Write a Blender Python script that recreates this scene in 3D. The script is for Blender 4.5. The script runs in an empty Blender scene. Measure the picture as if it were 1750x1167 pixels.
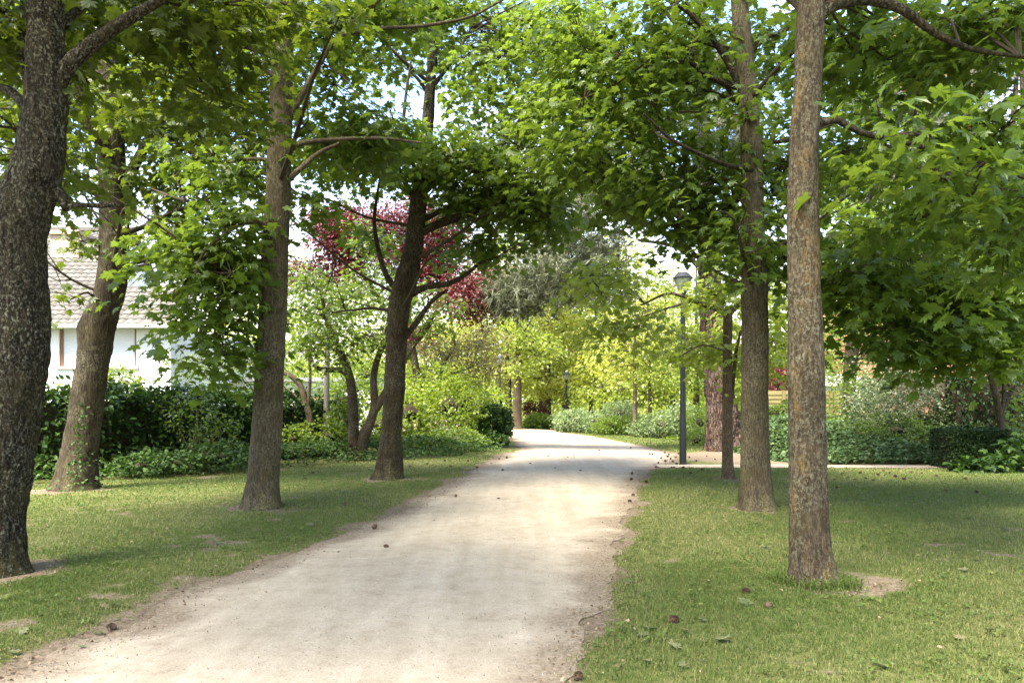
import bpy, math, numpy as np
from mathutils import Vector
rng = np.random.default_rng(11)
SC = bpy.context.scene
COL = SC.collection
F_PX, CX, HY, CAMH = 1361.0, 875.0, 690.0, 1.26      # focal length in photo pixels, centre column, horizon row, eye height
PI = math.pi

def gd(py):                                          # distance of a ground point seen at this row
    return CAMH * F_PX / (py - HY)
def P(px, py, D):
    return np.array([(px - CX) / F_PX * D, D, CAMH + (HY - py) / F_PX * D])

# ------------------------------------------------------------------ noise
def _hash(ix, iy, iz, seed):
    n = (ix * 374761393 + iy * 668265263 + iz * 2147483647 + seed * 144665) & 0xFFFFFFFF
    n = ((n ^ (n >> 13)) * 1274126177) & 0xFFFFFFFF
    return ((n ^ (n >> 16)) & 0xFFFF) / 65535.0
def vnoise(p, seed=0):
    p = np.asarray(p, float)
    i = np.floor(p).astype(np.int64); f = p - i; f = f * f * (3 - 2 * f)
    out = 0
    for dx in (0, 1):
        for dy in (0, 1):
            for dz in (0, 1):
                w = (f[..., 0] if dx else 1 - f[..., 0]) * (f[..., 1] if dy else 1 - f[..., 1]) * (f[..., 2] if dz else 1 - f[..., 2])
                out = out + w * _hash(i[..., 0] + dx, i[..., 1] + dy, i[..., 2] + dz, seed)
    return out
def fbm(x, y, s, seed=0, oct=3):
    v = 0; a = .5; t = 0
    for k in range(oct):
        v = v + a * vnoise(np.stack([x * s, y * s, np.zeros_like(x) + .37 * k], -1), seed + k); t += a
        a *= .5; s *= 2.1
    return v / t
def sstep(a, b, x):
    t = np.clip((x - a) / (b - a), 0, 1); return t * t * (3 - 2 * t)

# ------------------------------------------------------------------ mesh collecting
class G:
    def __init__(self): self.V = []; self.F = []; self.M = []; self.A = []; self.n = 0
    def add(self, V, F, mat=0, attr=None):
        V = np.asarray(V, float).reshape(-1, 3); F = np.asarray(F, np.int64)
        self.V.append(V); self.F.append(F + self.n); self.M.append(np.full(len(F), mat))
        self.A.append(np.full(len(V), .5) if attr is None else np.broadcast_to(np.asarray(attr, float), (len(V),)))
        self.n += len(V)
    def box(self, x0, x1, y0, y1, z0, z1, mat=0):
        V = [(x, y, z) for z in (z0, z1) for y in (y0, y1) for x in (x0, x1)]
        self.add(V, [(0, 2, 3, 1), (4, 5, 7, 6), (0, 1, 5, 4), (2, 6, 7, 3), (0, 4, 6, 2), (1, 3, 7, 5)], mat)
    def mesh(self, name, mats, off=(0, 0, 0), smooth=False):
        V = np.concatenate(self.V) - np.asarray(off)
        me = bpy.data.meshes.new(name)
        tot = np.concatenate([np.full(len(f), f.shape[1]) for f in self.F])
        loops = np.concatenate([f.ravel() for f in self.F])
        start = np.concatenate([[0], np.cumsum(tot)[:-1]])
        me.vertices.add(len(V)); me.vertices.foreach_set('co', V.astype(np.float32).ravel())
        me.loops.add(len(loops)); me.loops.foreach_set('vertex_index', loops.astype(np.int32))
        me.polygons.add(len(tot)); me.polygons.foreach_set('loop_start', start.astype(np.int32))
        me.polygons.foreach_set('loop_total', tot.astype(np.int32))
        me.polygons.foreach_set('material_index', np.concatenate(self.M).astype(np.int32))
        me.polygons.foreach_set('use_smooth', np.full(len(tot), smooth))
        a = me.attributes.new('rnd', 'FLOAT', 'POINT'); a.data.foreach_set('value', np.concatenate(self.A).astype(np.float32))
        for m in (mats if isinstance(mats, (list, tuple)) else [mats]): me.materials.append(m)
        me.update(calc_edges=True); me.validate()
        return me

def link(name, me, parent=None, loc=None):
    o = bpy.data.objects.new(name, me); COL.objects.link(o)
    if parent is not None: o.parent = parent
    if loc is not None: o.location = loc
    return o
def tag(o, label=None, cat=None, group=None, kind=None):
    if label: o['label'] = label
    if cat: o['category'] = cat
    if group: o['group'] = group
    if kind: o['kind'] = kind
    return o
def empty(name, loc, label, cat, group=None):
    o = bpy.data.objects.new(name, None); COL.objects.link(o); o.location = loc; o.empty_display_size = .2
    return tag(o, label, cat, group)

def spline(pts, rad, step):
    pts = np.asarray(pts, float); rad = np.asarray(rad, float)
    if len(pts) == 2: pts = np.array([pts[0], pts.mean(0), pts[1]]); rad = np.array([rad[0], rad.mean(), rad[1]])
    pe = np.vstack([2 * pts[0] - pts[1], pts, 2 * pts[-1] - pts[-2]])
    outp, outr = [], []
    for i in range(len(pts) - 1):
        p0, p1, p2, p3 = pe[i:i + 4]
        n = max(2, int(np.linalg.norm(p2 - p1) / step))
        t = np.linspace(0, 1, n, endpoint=False)[:, None]
        outp.append(.5 * (2 * p1 + (p2 - p0) * t + (2 * p0 - 5 * p1 + 4 * p2 - p3) * t ** 2 + (3 * p1 - p0 - 3 * p2 + p3) * t ** 3))
        t = t[:, 0]; t = t * t * (3 - 2 * t); outr.append(rad[i] * (1 - t) + rad[i + 1] * t)
    return np.vstack(outp + [pts[-1:]]), np.concatenate(outr + [rad[-1:]])

def tube(g, pts, rad, step=.06, sides=14, rough=.05, mat=0, flare=0., knots=(), seed=0, cap=True, nfreq=6., ridges=0.):
    C, R = spline(pts, rad, step)
    T = np.gradient(C, axis=0); T /= np.linalg.norm(T, axis=1)[:, None] + 1e-9
    ref = np.array([0, 1., 0]) if abs(T[:, 1]).mean() < .7 else np.array([1., 0, 0])
    U = np.cross(ref, T); U /= np.linalg.norm(U, axis=1)[:, None] + 1e-9
    W = np.cross(T, U)
    th = np.linspace(0, 2 * PI, sides, endpoint=False)
    dirs = U[:, None] * np.cos(th)[None, :, None] + W[:, None] * np.sin(th)[None, :, None]
    r = np.repeat(R[:, None], sides, 1)
    if rough:
        s = C[:, None] + dirs * R[:, None, None]
        r = r * (1 + rough * 2 * (vnoise(s * np.array([nfreq, nfreq, nfreq * .45]), seed) - .5) + rough * 1.2 * (vnoise(s * nfreq * 3.1, seed + 5) - .5))
        r = r * (1 + rough * 1.6 * (vnoise(s * np.array([1.6, 1.6, 1.1]), seed + 9) - .5))
    if ridges:
        s = C[:, None] + dirs * R[:, None, None]
        q = vnoise(s * np.array([27, 27, 3.6]) + 3 * vnoise(s * 4., seed + 3)[..., None], seed + 31); q2 = vnoise(s * np.array([44, 44, 9.]), seed + 33)
        r = r + ridges * ((1 - np.abs(2 * q - 1) * 1.6) * .7 + (q2 - .5) * .8)
    if flare:
        h = C[:, 2] - C[0, 2]
        r = r * (1 + flare * (.7 * np.exp(-h / .10) + .45 * np.exp(-h / .30))[:, None] * (.75 + .45 * np.sin(5 * th + seed)[None] + .3 * np.sin(3 * th + 2.1 * seed)[None]))
    V = C[:, None] + dirs * r[..., None]
    for (kp, kr, kh) in knots:
        d = np.linalg.norm(V - np.asarray(kp), axis=2); V = V + dirs * (kh * np.exp(-(d / kr) ** 2))[..., None]
    n = len(C); i = np.arange(n - 1)[:, None] * sides; j = np.arange(sides)[None]; k = (j + 1) % sides
    F = np.stack([i + j, i + k, i + sides + k, i + sides + j], -1).reshape(-1, 4)
    V = V.reshape(-1, 3)
    g.add(V, F, mat)
    if cap:
        g.add(np.vstack([V[-sides:], C[-1:] + T[-1:] * R[-1] * .5]), [(a, (a + 1) % sides, sides) for a in range(sides)], mat)
    return C, R

def twigs(g, A, B, r0, r1, sag=.08, mat=1):
    """thin three-sided twigs from points A to points B"""
    n = len(A)
    if n == 0: return
    t = np.array([0, .35, .7, 1.0])
    L = np.linalg.norm(B - A, axis=1)
    C = A[:, None] * (1 - t)[None, :, None] + B[:, None] * t[None, :, None]
    C[:, 1:3, 2] += (sag * L)[:, None] * np.array([.9, .8])[None]
    C[:, 1:3, :] += rng.normal(0, .04, (n, 2, 3)) * L[:, None, None]
    T = (B - A) / (L[:, None] + 1e-9)
    U = np.cross(T, rng.normal(0, 1, (n, 3))); U /= np.linalg.norm(U, axis=1)[:, None] + 1e-9
    W = np.cross(T, U)
    th = np.arange(5) * 2 * PI / 5
    d = U[:, None] * np.cos(th)[None, :, None] + W[:, None] * np.sin(th)[None, :, None]
    r = np.linspace(0, 1, 4)[None] * (np.broadcast_to(r1, (n,)) - np.broadcast_to(r0, (n,)))[:, None] + np.broadcast_to(r0, (n,))[:, None]
    V = C[:, :, None] + d[:, None] * r[:, :, None, None]
    F = []
    for s in range(3):
        for k in range(5):
            F.append((s * 5 + k, s * 5 + (k + 1) % 5, s * 5 + 5 + (k + 1) % 5, s * 5 + 5 + k))
    F = np.array(F)[None] + (np.arange(n) * 20)[:, None, None]
    g.add(V.reshape(-1, 3), F.reshape(-1, 4), mat)

# ------------------------------------------------------------------ leaf templates (stalk at the origin, tip along +y, upper face +z)
def _fan(half, centre, droop=.28, fold=.10):
    pts = [(0, half[0][1])] + list(half[1:-1]) + [(0, half[-1][1])] + [(-x, y) for x, y in half[-2:0:-1]]
    V = [(centre[0], centre[1], 0)] + [(x, y, 0) for x, y in pts]
    V = np.array(V, float); V[:, 2] = -droop * (V[:, 1] - .35) ** 2 + fold * np.abs(V[:, 0]) - droop * 1.3 * V[:, 0] ** 2
    n = len(pts)
    return V, np.array([(0, 1 + i, 1 + (i + 1) % n) for i in range(n)])
MAPLE = _fan([(0, .06), (.20, -.06), (.46, .08), (.31, .24), (.60, .52), (.42, .55), (.24, .54), (.26, .78), (.10, .80), (0, 1.06)], (0, .36))
MAPLE_M = _fan([(0, .04), (.44, .06), (.30, .26), (.58, .54), (.24, .55), (.2, .78), (0, 1.05)], (0, .36))
OVAL = _fan([(0, 0), (.24, .25), (.27, .55), (0, 1.0)], (0, .45), .3, .22)
IVY = _fan([(0, .05), (.45, .0), (.40, .45), (0, 1.0)], (0, .35), .25, .15)
DIAM = (np.array([(0, 0, 0), (.36, .45, .08), (0, 1, -.12), (-.36, .45, .08)], float), np.array([(0, 1, 2), (0, 2, 3)]))
def _tuft(n=13):
    V, F = [], []
    r = np.random.default_rng(3)
    for i in range(n):
        a = r.uniform(0, 2 * PI); e = r.uniform(-.5, 1.3)
        d = np.array([math.cos(a) * math.cos(e), math.sin(e), math.sin(a) * math.cos(e)])
        s = np.cross(d, r.normal(0, 1, 3)); s = s / np.linalg.norm(s) * .06
        k = len(V); V += [s, -s, d * r.uniform(.7, 1.1)]; F.append((k, k + 1, k + 2))
    return np.array(V), np.array(F)
TUFT = _tuft()

def frames(az, pitch, roll):
    Y = np.stack([np.cos(az) * np.cos(pitch), np.sin(az) * np.cos(pitch), np.sin(pitch)], -1)
    X = np.stack([np.sin(az), -np.cos(az), np.zeros_like(az)], -1)
    Z = np.cross(X, Y)
    c, s = np.cos(roll)[:, None], np.sin(roll)[:, None]
    return np.stack([X * c + Z * s, Y, Z * c - X * s], -2)           # rows = axes
def put_leaves(g, tmpl, pos, R, size, rnd, mat=0):
    tv, tf = tmpl; n = len(pos)
    if n == 0: return
    sx = size * rng.uniform(.82, 1.12, n)
    S = np.stack([sx, size, size * rng.uniform(.2, 2.3, n)], -1)
    V = np.einsum('nkj,nji->nki', tv[None] * S[:, None], R) + pos[:, None]
    F = tf[None] + (np.arange(n) * len(tv))[:, None, None]
    g.add(V.reshape(-1, 3), F.reshape(-1, tf.shape[1]), mat, np.repeat(rnd, len(tv)))
def in_ball(n, p=.45):
    d = rng.normal(0, 1, (n, 3)); d /= np.linalg.norm(d, axis=1)[:, None]
    return d * (rng.uniform(0, 1, n) ** p)[:, None]

def sprays(g, C, m, rs, size, tmpl, flat=.16, droop=.35, pitch=(-.95, -.05), roll=.45, hue=None, mat=0):
    """leaf sprays: flattened, drooping discs of leaves round the points C"""
    n = len(C)
    if n == 0: return
    rsp = rs * rng.uniform(.6, 1.35, n)
    mm = np.maximum(3, (m * rng.uniform(.5, 1.4, n) * (rsp / rs) ** 1.6)).astype(int)
    ix = np.repeat(np.arange(n), mm); N = len(ix)
    tilt = rng.normal(0, .28, (n, 2))
    a = rng.uniform(0, 2 * PI, N); r = rsp[ix] * np.sqrt(rng.uniform(0, 1, N))
    x, y = r * np.cos(a), r * np.sin(a)
    z = flat * rsp[ix] * rng.normal(0, 1, N) - droop * r * r / rsp[ix] + tilt[ix, 0] * x + tilt[ix, 1] * y
    pos = C[ix] + np.stack([x, y, z], -1)
    R = frames(a + rng.normal(0, .7, N), rng.uniform(pitch[0], pitch[1], N), rng.normal(0, roll, N))
    h = rng.uniform(0, 1, n) if hue is None else hue
    rnd = np.clip(.55 * h[ix] + .45 * rng.uniform(0, 1, N), 0, 1)
    put_leaves(g, tmpl, pos, R, size * rng.uniform(.45, 1.2, N), rnd, mat)

def crown(g, blobs, woods, m=22, rs=.45, size=.13, tmpl=MAPLE, twig_r=.012, per_hub=9, **kw):
    """blobs: (centre, radii, number of sprays); every spray hangs on a twig that leads back to the nearest limb"""
    W = np.vstack(woods)
    for (c, rad, n) in blobs:
        c = np.asarray(c, float)
        S = c + in_ball(n) * np.asarray(rad)
        S = S[S[:, 2] > .25]; n = len(S)
        if n == 0: continue
        K = max(1, n // per_hub)
        H = S[rng.choice(n, K, replace=False)] * .75 + c * .25
        dW = ((H[:, None] - W[None]) ** 2).sum(-1) + np.maximum(0, W[None, :, 2] - H[:, None, 2] + .1) ** 2 * 3
        near = W[dW.argmin(1)]
        L = np.linalg.norm(H - near, axis=1)
        twigs(g, near, H, np.minimum(.005 + .007 * L, .018) * (twig_r / .012), np.full(K, twig_r * .7), .10)
        nh = ((S[:, None] - H[None]) ** 2).sum(-1).argmin(1)
        twigs(g, H[nh], S, np.full(n, twig_r * .7), np.full(n, twig_r * .3), .06)
        hue = np.clip(rng.normal(.5, .25) + rng.normal(0, .25, n), 0, 1)
        sprays(g, S, m, rs, size, tmpl, hue=hue, **kw)

# ------------------------------------------------------------------ materials
def nt(name):
    m = bpy.data.materials.new(name); m.use_nodes = True; t = m.node_tree; t.nodes.clear()
    return m, t
def N(t, typ, ins=None, **props):
    n = t.nodes.new(typ)
    for k, v in props.items(): setattr(n, k, v)
    for k, v in (ins or {}).items():
        if isinstance(v, bpy.types.NodeSocket): t.links.new(v, n.inputs[k])
        else: n.inputs[k].default_value = v
    return n
def c4(c): return (c[0], c[1], c[2], 1)
def ramp(t, fac, stops, interp='LINEAR'):
    n = N(t, 'ShaderNodeValToRGB', {'Fac': fac}); e = n.color_ramp.elements; n.color_ramp.interpolation = interp
    while len(e) < len(stops): e.new(.5)
    for k, (p, c) in enumerate(stops): e[k].position = p; e[k].color = c4(c) if not np.isscalar(c) else (c, c, c, 1)
    return n.outputs['Color']
def mixc(t, f, a, b, mode='MIX'):
    n = N(t, 'ShaderNodeMix', data_type='RGBA', blend_type=mode)
    for i, v in ((0, f), (6, a), (7, b)):
        if isinstance(v, bpy.types.NodeSocket): t.links.new(v, n.inputs[i])
        else: n.inputs[i].default_value = c4(v) if hasattr(v, '__len__') else v
    return n.outputs[2]
def mapping(t, scale=(1, 1, 1), rot=(0, 0, 0), coord='Object'):
    tc = N(t, 'ShaderNodeTexCoord')
    return N(t, 'ShaderNodeMapping', {'Vector': tc.outputs[coord], 'Scale': scale, 'Rotation': rot}).outputs[0]
def noise(t, vec, scale, detail=4, rough=.6):
    return N(t, 'ShaderNodeTexNoise', {'Vector': vec, 'Scale': scale, 'Detail': detail, 'Roughness': rough}).outputs['Fac']
def finish(t, col, rough=.8, bump=None, strength=.5, dist=.01, spec=.3):
    p = N(t, 'ShaderNodeBsdfPrincipled', {'Base Color': col if isinstance(col, bpy.types.NodeSocket) else c4(col), 'Roughness': rough, 'Specular IOR Level': spec})
    if bump is not None:
        b = N(t, 'ShaderNodeBump', {'Height': bump, 'Strength': strength, 'Distance': dist}); t.links.new(b.outputs[0], p.inputs['Normal'])
    o = N(t, 'ShaderNodeOutputMaterial', {'Surface': p.outputs[0]})
    return p
def leafmat(name, cols, trans, tf=.42, rough=.42, spec=.45, var=.35):
    m, t = nt(name)
    a = N(t, 'ShaderNodeAttribute', attribute_name='rnd').outputs['Fac']
    k = len(cols)
    c = ramp(t, a, [(i / (k - 1), x) for i, x in enumerate(cols)])
    nz = noise(t, mapping(t), 30, 2)
    c = mixc(t, 1.0, c, ramp(t, nz, [(.3, 1 - var), (.7, 1 + var * .3)]), 'MULTIPLY')
    p = N(t, 'ShaderNodeBsdfPrincipled', {'Base Color': c, 'Roughness': rough, 'Specular IOR Level': spec})
    tc = mixc(t, 1.0, ramp(t, a, [(0, [x * .8 for x in trans]), (1, [x * 1.15 for x in trans])]), (1, 1, 1), 'MULTIPLY')
    tr = N(t, 'ShaderNodeBsdfTranslucent', {'Color': tc})
    mx = N(t, 'ShaderNodeMixShader', {0: tf, 1: p.outputs[0], 2: tr.outputs[0]})
    N(t, 'ShaderNodeOutputMaterial', {'Surface': mx.outputs[0]})
    return m
def barkmat(name, dark, light, lichen=(.30, .31, .24), la=.5, moss=.4, orange=0., ridge=1., scale=1.):
    m, t = nt(name)
    v = mapping(t, (1, 1, .28)); v1 = mapping(t)
    n1 = noise(t, mapping(t, (1, 1, .20)), 46 * scale, 9, .78)
    wv = N(t, 'ShaderNodeTexVoronoi', {'Vector': v, 'Scale': 34 * scale, 'Randomness': 1.0}, feature='DISTANCE_TO_EDGE').outputs['Distance']
    crack = ramp(t, wv, [(0, 0.), (.22, 1.)])
    n2 = noise(t, v1, 5, 4); n3 = noise(t, v1, 60, 5, .7)
    base = ramp(t, n1, [(.36, [x * .55 for x in dark]), (.47, dark), (.62, light)])
    cw = .6 if ridge > 1.5 else (.26 if ridge > .9 else .10)
    base = mixc(t, cw, base, mixc(t, 1., base, crack, 'MULTIPLY'))
    # lichen crust: pale spots gathered in patches
    spots = ramp(t, noise(t, mapping(t, (1, 1, .7)), 52, 6, .75), [(.49, 0.), (.57, 1.)])
    patch = ramp(t, noise(t, v1, 3.1, 3), [(.48 - .3 * la, 0.), (.60, 1.)])
    lf = N(t, 'ShaderNodeMath', {0: spots, 1: patch}, operation='MULTIPLY').outputs[0]
    lf2 = N(t, 'ShaderNodeMath', {0: lf, 1: min(.85, .5 + .4 * la)}, operation='MULTIPLY').outputs[0]
    col = mixc(t, lf2, base, ramp(t, n3, [(.3, [x * .7 for x in lichen]), (.7, [x * 1.15 for x in lichen])]))
    # moss: low on the trunk and in patches
    z = N(t, 'ShaderNodeSeparateXYZ', {0: v1}).outputs['Z']
    low = ramp(t, N(t, 'ShaderNodeMath', {0: z, 1: .35}, operation='MULTIPLY').outputs[0], [(0., 1.), (.35, .45), (1., .3)])
    mf = N(t, 'ShaderNodeMath', {0: ramp(t, noise(t, v1, 4.3, 5, .7), [(.45, 0.), (.68, 1.)]), 1: low}, operation='MULTIPLY').outputs[0]
    mf = N(t, 'ShaderNodeMath', {0: mf, 1: moss}, operation='MULTIPLY').outputs[0]
    col = mixc(t, mf, col, ramp(t, n3, [(.3, (.055, .06, .012)), (.7, (.12, .12, .028))]))
    if orange:
        of = ramp(t, noise(t, mapping(t, (1, 1, .35)), 6.5, 5, .75), [(.55, 0.), (.70, orange)])
        col = mixc(t, of, col, ramp(t, n3, [(.3, (.16, .09, .02)), (.7, (.27, .17, .03))]))
    h = mixc(t, cw, n1, crack); h = mixc(t, .3, h, n3)
    h = mixc(t, lf2, h, mixc(t, .5, h, (1, 1, 1)))
    col = mixc(t, 1., col, ramp(t, noise(t, mapping(t, (1, 1, .5)), 2.2, 5, .7), [(.3, (.62, .60, .58)), (.7, (1.18, 1.15, 1.1))]), 'MULTIPLY')
    finish(t, col, .92, h, 1. * ridge, .03, .15)
    return m
def plain(name, col, rough=.6, nscale=8, var=.2, bump=0., metal=0., stretch=(1, 1, 1)):
    m, t = nt(name); v = mapping(t, stretch); n = noise(t, v, nscale, 5)
    c = ramp(t, n, [(.3, [x * (1 - var) for x in col]), (.7, [min(1, x * (1 + var * .6)) for x in col])])
    p = finish(t, c, rough, n if bump else None, bump, .01); p.inputs['Metallic'].default_value = metal
    return m

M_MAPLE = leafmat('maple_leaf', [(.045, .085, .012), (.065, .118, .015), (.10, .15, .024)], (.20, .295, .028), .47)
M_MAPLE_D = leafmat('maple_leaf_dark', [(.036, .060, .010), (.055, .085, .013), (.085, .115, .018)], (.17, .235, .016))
M_LIGHT = leafmat('light_leaf', [(.13, .185, .03), (.185, .24, .042), (.26, .30, .065)], (.46, .56, .07), .47)
M_MID = leafmat('mid_green_leaf', [(.040, .075, .012), (.068, .110, .016), (.11, .155, .024)], (.17, .265, .020))
M_YELLOW = leafmat('yellow_green_leaf', [(.17, .215, .032), (.235, .275, .042), (.31, .32, .07)], (.54, .57, .07), .47)
M_PURPLE = leafmat('purple_leaf', [(.042, .008, .008), (.080, .014, .014), (.14, .030, .027)], (.20, .022, .022), .32)
M_TAN = leafmat('tan_leaf', [(.12, .14, .03), (.20, .17, .055), (.26, .19, .09)], (.32, .27, .08))
M_ORANGE = leafmat('orange_leaf', [(.16, .12, .02), (.25, .15, .02), (.30, .17, .03)], (.5, .28, .03))
M_PINE = leafmat('pine_needle', [(.095, .115, .065), (.14, .16, .095), (.20, .21, .14)], (.18, .20, .09), .25, .6)
M_LAUREL = leafmat('laurel_leaf', [(.012, .032, .007), (.024, .056, .010), (.05, .095, .016)], (.06, .13, .012), .2, .5, .2)
M_SHRUB = leafmat('shrub_leaf', [(.055, .105, .013), (.09, .15, .019), (.14, .20, .026)], (.24, .34, .025), .40)
M_GOLD = leafmat('golden_shrub_leaf', [(.085, .15, .014), (.13, .20, .020), (.20, .25, .03)], (.32, .42, .025), .40)
M_IVY = leafmat('ivy_leaf', [(.026, .06, .016), (.045, .09, .022), (.08, .13, .036)], (.08, .16, .02), .25, .6, .2)
M_VARIEG = leafmat('variegated_leaf', [(.04, .085, .03), (.11, .15, .07), (.32, .34, .22)], (.20, .26, .10), .25, .45)
M_GREYLEAF = leafmat('silver_leaf', [(.10, .15, .06), (.15, .21, .09), (.23, .28, .15)], (.24, .34, .11), .38, .55)
M_YEW = leafmat('box_leaf', [(.008, .022, .006), (.014, .036, .008), (.035, .065, .012)], (.03, .08, .008), .15, .5, .25)
M_BARK1 = barkmat('old_maple_bark', (.018, .013, .009), (.070, .054, .037), (.25, .25, .19), .85, .55, 0., 1.3, .8)
M_BARK2 = barkmat('grey_maple_bark', (.032, .025, .017), (.092, .074, .052), (.21, .20, .15), .15, .35, 0., .8, 1.1)
M_BARK3 = barkmat('young_maple_bark', (.050, .040, .026), (.125, .104, .070), (.21, .20, .145), .35, .5, .1, .6, 1.3)
M_BARK4 = barkmat('dark_maple_bark', (.022, .016, .010), (.075, .056, .037), (.19, .185, .14), .30, .6, 0., 1., 1.1)
M_BARKR = barkmat('lichen_maple_bark', (.044, .033, .022), (.118, .092, .060), (.225, .22, .165), .6, .35, .5, .8, 1.1)
M_BARKP = barkmat('pine_bark', (.055, .034, .026), (.22, .155, .13), (.3, .26, .24), .1, .05, 0., 2., .42)
M_TWIG = plain('twig_bark', (.040, .030, .018), .9, 30, .3)
M_TWIGL = plain('pale_twig_bark', (.13, .10, .065), .9, 30, .3)
M_STEM = barkmat('shrub_bark', (.07, .05, .034), (.18, .135, .09), (.25, .24, .18), .3, .3, 0., .6, 1.6)
M_DARKSTEM = barkmat('dark_shrub_bark', (.024, .017, .012), (.075, .055, .038), (.2, .2, .15), .25, .3, 0., .6, 1.4)

# ------------------------------------------------------------------ ground plan (metres; camera at the origin looking along +y)
_L = np.array([(-3.6, .4), (-2.75, 2.6), (-2.23, 3.73), (-2.07, 5.36), (-1.65, 7.15), (-1.24, 9.63), (-.82, 13.2), (-.33, 18.05), (.25, 22), (.19, 26.4), (-.12, 33), (-.4, 35), (-3, 36.2), (-14, 37.2), (-14, 40)])
_R = np.array([(-.4, .4), (0., 2.2), (.21, 3.6), (.43, 4.64), (.82, 6.6), (1.26, 9.03), (2.17, 13.7), (2.8, 15.6), (3.7, 18.0), (4.0, 20.), (3.8, 24), (3.4, 27.7), (2.86, 31.2), (2.1, 35.7), (1.9, 37.5), (1.7, 40)])
def XL(y): return np.interp(y, _L[:, 1], _L[:, 0])
def XR(y): return np.interp(y, _R[:, 1], _R[:, 0])
def side_path(x): return 16.05 - .03 * (x - 3)       # centre line of the narrow path that leaves to the right
def lawn_back(x): return np.interp(x, [-14, -7.6, -4.95, -3.2, -1.3, -.3, .3], [9.5, 12.0, 14.6, 16.9, 18.8, 20.6, 22.5])
BASES = []                                           # (x, y, radius) of the trunks: worn soil round them
def path_dist(x, y):                                 # > 0 outside the gravel
    d = np.maximum(XL(y) - x, x - XR(y))
    s = np.where(x > 2.5, np.abs(y - side_path(x)) - .42, 9.)
    return np.minimum(d, s)
def bare_at(x, y):
    d = path_dist(x, y)
    e = fbm(x, y, 2.2, 3) - .5
    b = sstep(.30, -.04, d + e * .50 - .06 * (x < 0))
    p = fbm(x, y, .75, 21, 4) * .6 + fbm(x, y, 3.2, 27, 3) * .4
    left = x < XL(y)
    b = np.maximum(b, sstep(.595, .76, fbm(x, y, 5.5, 29, 3) * .45 + p * .55 + .045 * left) * .8)
    for (bx, by, br) in BASES:
        q = np.hypot((x - bx), (y - by) * 1.1)
        b = np.maximum(b, sstep(br + .30, br - .06, q + e * .95))
    needles = np.exp(-(((x - 5.4) / 1.6) ** 2 + ((y - 18.6) / 2.2) ** 2))
    return np.clip(np.maximum(b, sstep(.25, .6, needles + e * .4)), 0, 1)
def height_at(x, y):
    d = np.minimum(path_dist(x, y), 1.2)
    return np.clip(d, 0, .35) * .06 + np.clip(d, 0, 1) * (fbm(x, y, .9, 33) - .5) * .05

TR = {}                                              # trunk bases known before the ground is laid
for k, px, py, r in (('T1', -12, 985, .26), ('T2', 128, 838, .40), ('T3', 448, 870, .27), ('T4', 663, 820, .25),
                     ('R1', 1390, 1000, .19), ('R2', 1293, 872, .22), ('R3', 1245, 821, .10)):
    TR[k] = P(px, py, gd(py)); BASES.append((TR[k][0] + (.12 if k in ('T1', 'R1') else .03), TR[k][1] - .05, r))

def axis(lo, hi, a, b, fine, coarse_n=26):
    g = np.arange(a, b + 1e-6, fine)
    t = np.linspace(0, 1, coarse_n) ** 2.2
    return np.concatenate([(a - (a - lo) * t[1:])[::-1], g, b + (hi - b) * t[1:]])
gx, gy = axis(-220, 220, -10, 11, .1), axis(-60, 420, 1.6, 24, .1)
XX, YY = np.meshgrid(gx, gy)
ZZ = height_at(XX, YY); g = G(); nx = len(gx)
ii = (np.arange(len(gy) - 1)[:, None] * nx + np.arange(nx - 1)[None]).ravel()
bare_v = bare_at(XX, YY)
g.add(np.stack([XX, YY, ZZ], -1).reshape(-1, 3), np.stack([ii, ii + 1, ii + nx + 1, ii + nx], -1), 0, bare_v.ravel())
m, t = nt('lawn_soil')
a = N(t, 'ShaderNodeAttribute', attribute_name='rnd').outputs['Fac']
v = mapping(t)
soil = ramp(t, noise(t, v, 24, 6, .75), [(.25, (.06, .045, .031)), (.5, (.15, .117, .083)), (.75, (.26, .213, .158))])
thatch = ramp(t, noise(t, v, 15, 6, .75), [(.3, (.045, .060, .018)), (.5, (.09, .10, .032)), (.72, (.17, .155, .070))])
n9 = noise(t, v, 7, 5, .7)
fa = N(t, 'ShaderNodeMath', {0: a, 1: N(t, 'ShaderNodeMath', {0: n9, 1: .5}, operation='SUBTRACT').outputs[0]}, operation='ADD').outputs[0]
finish(t, mixc(t, ramp(t, fa, [(.35, 0.), (.65, 1.)]), thatch, soil), .95, noise(t, v, 60, 4), .6, .02, .1)
lawn = tag(link('ground', g.mesh('ground', m, smooth=True)), kind='structure')

# the gravel path, one sheet with a wandering edge
py_ = np.concatenate([np.arange(.4, 12, .06), np.arange(12, 39.5, .2)])
U_ = np.concatenate([np.linspace(0, .12, 9)[:-1], np.linspace(.12, .88, 22)[:-1], np.linspace(.88, 1, 9)])
l_ = XL(py_) - .05 + (fbm(py_ * 0 + 3, py_, 2.4, 41) - .5) * .34 + (fbm(py_ * 0 + 3, py_, 11., 43) - .5) * .10
r_ = XR(py_) + .05 + (fbm(py_ * 0 + 9, py_, 2.4, 45) - .5) * .34 + (fbm(py_ * 0 + 9, py_, 11., 47) - .5) * .10
PXX = l_[:, None] + (r_ - l_)[:, None] * U_[None]; PYY = np.repeat(py_[:, None], len(U_), 1)
dd = np.minimum(PXX - l_[:, None], r_[:, None] - PXX)
crownz = .008 + .03 * sstep(0, 1.2, dd)
edge = sstep(.58, -.05, dd + (fbm(PXX, PYY, 3.0, 51) - .5) * .5)
g = G(); nx = len(U_)
ii = (np.arange(len(py_) - 1)[:, None] * nx + np.arange(nx - 1)[None]).ravel()
g.add(np.stack([PXX, PYY, crownz], -1).reshape(-1, 3), np.stack([ii, ii + 1, ii + nx + 1, ii + nx], -1), 0, edge.ravel())
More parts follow.
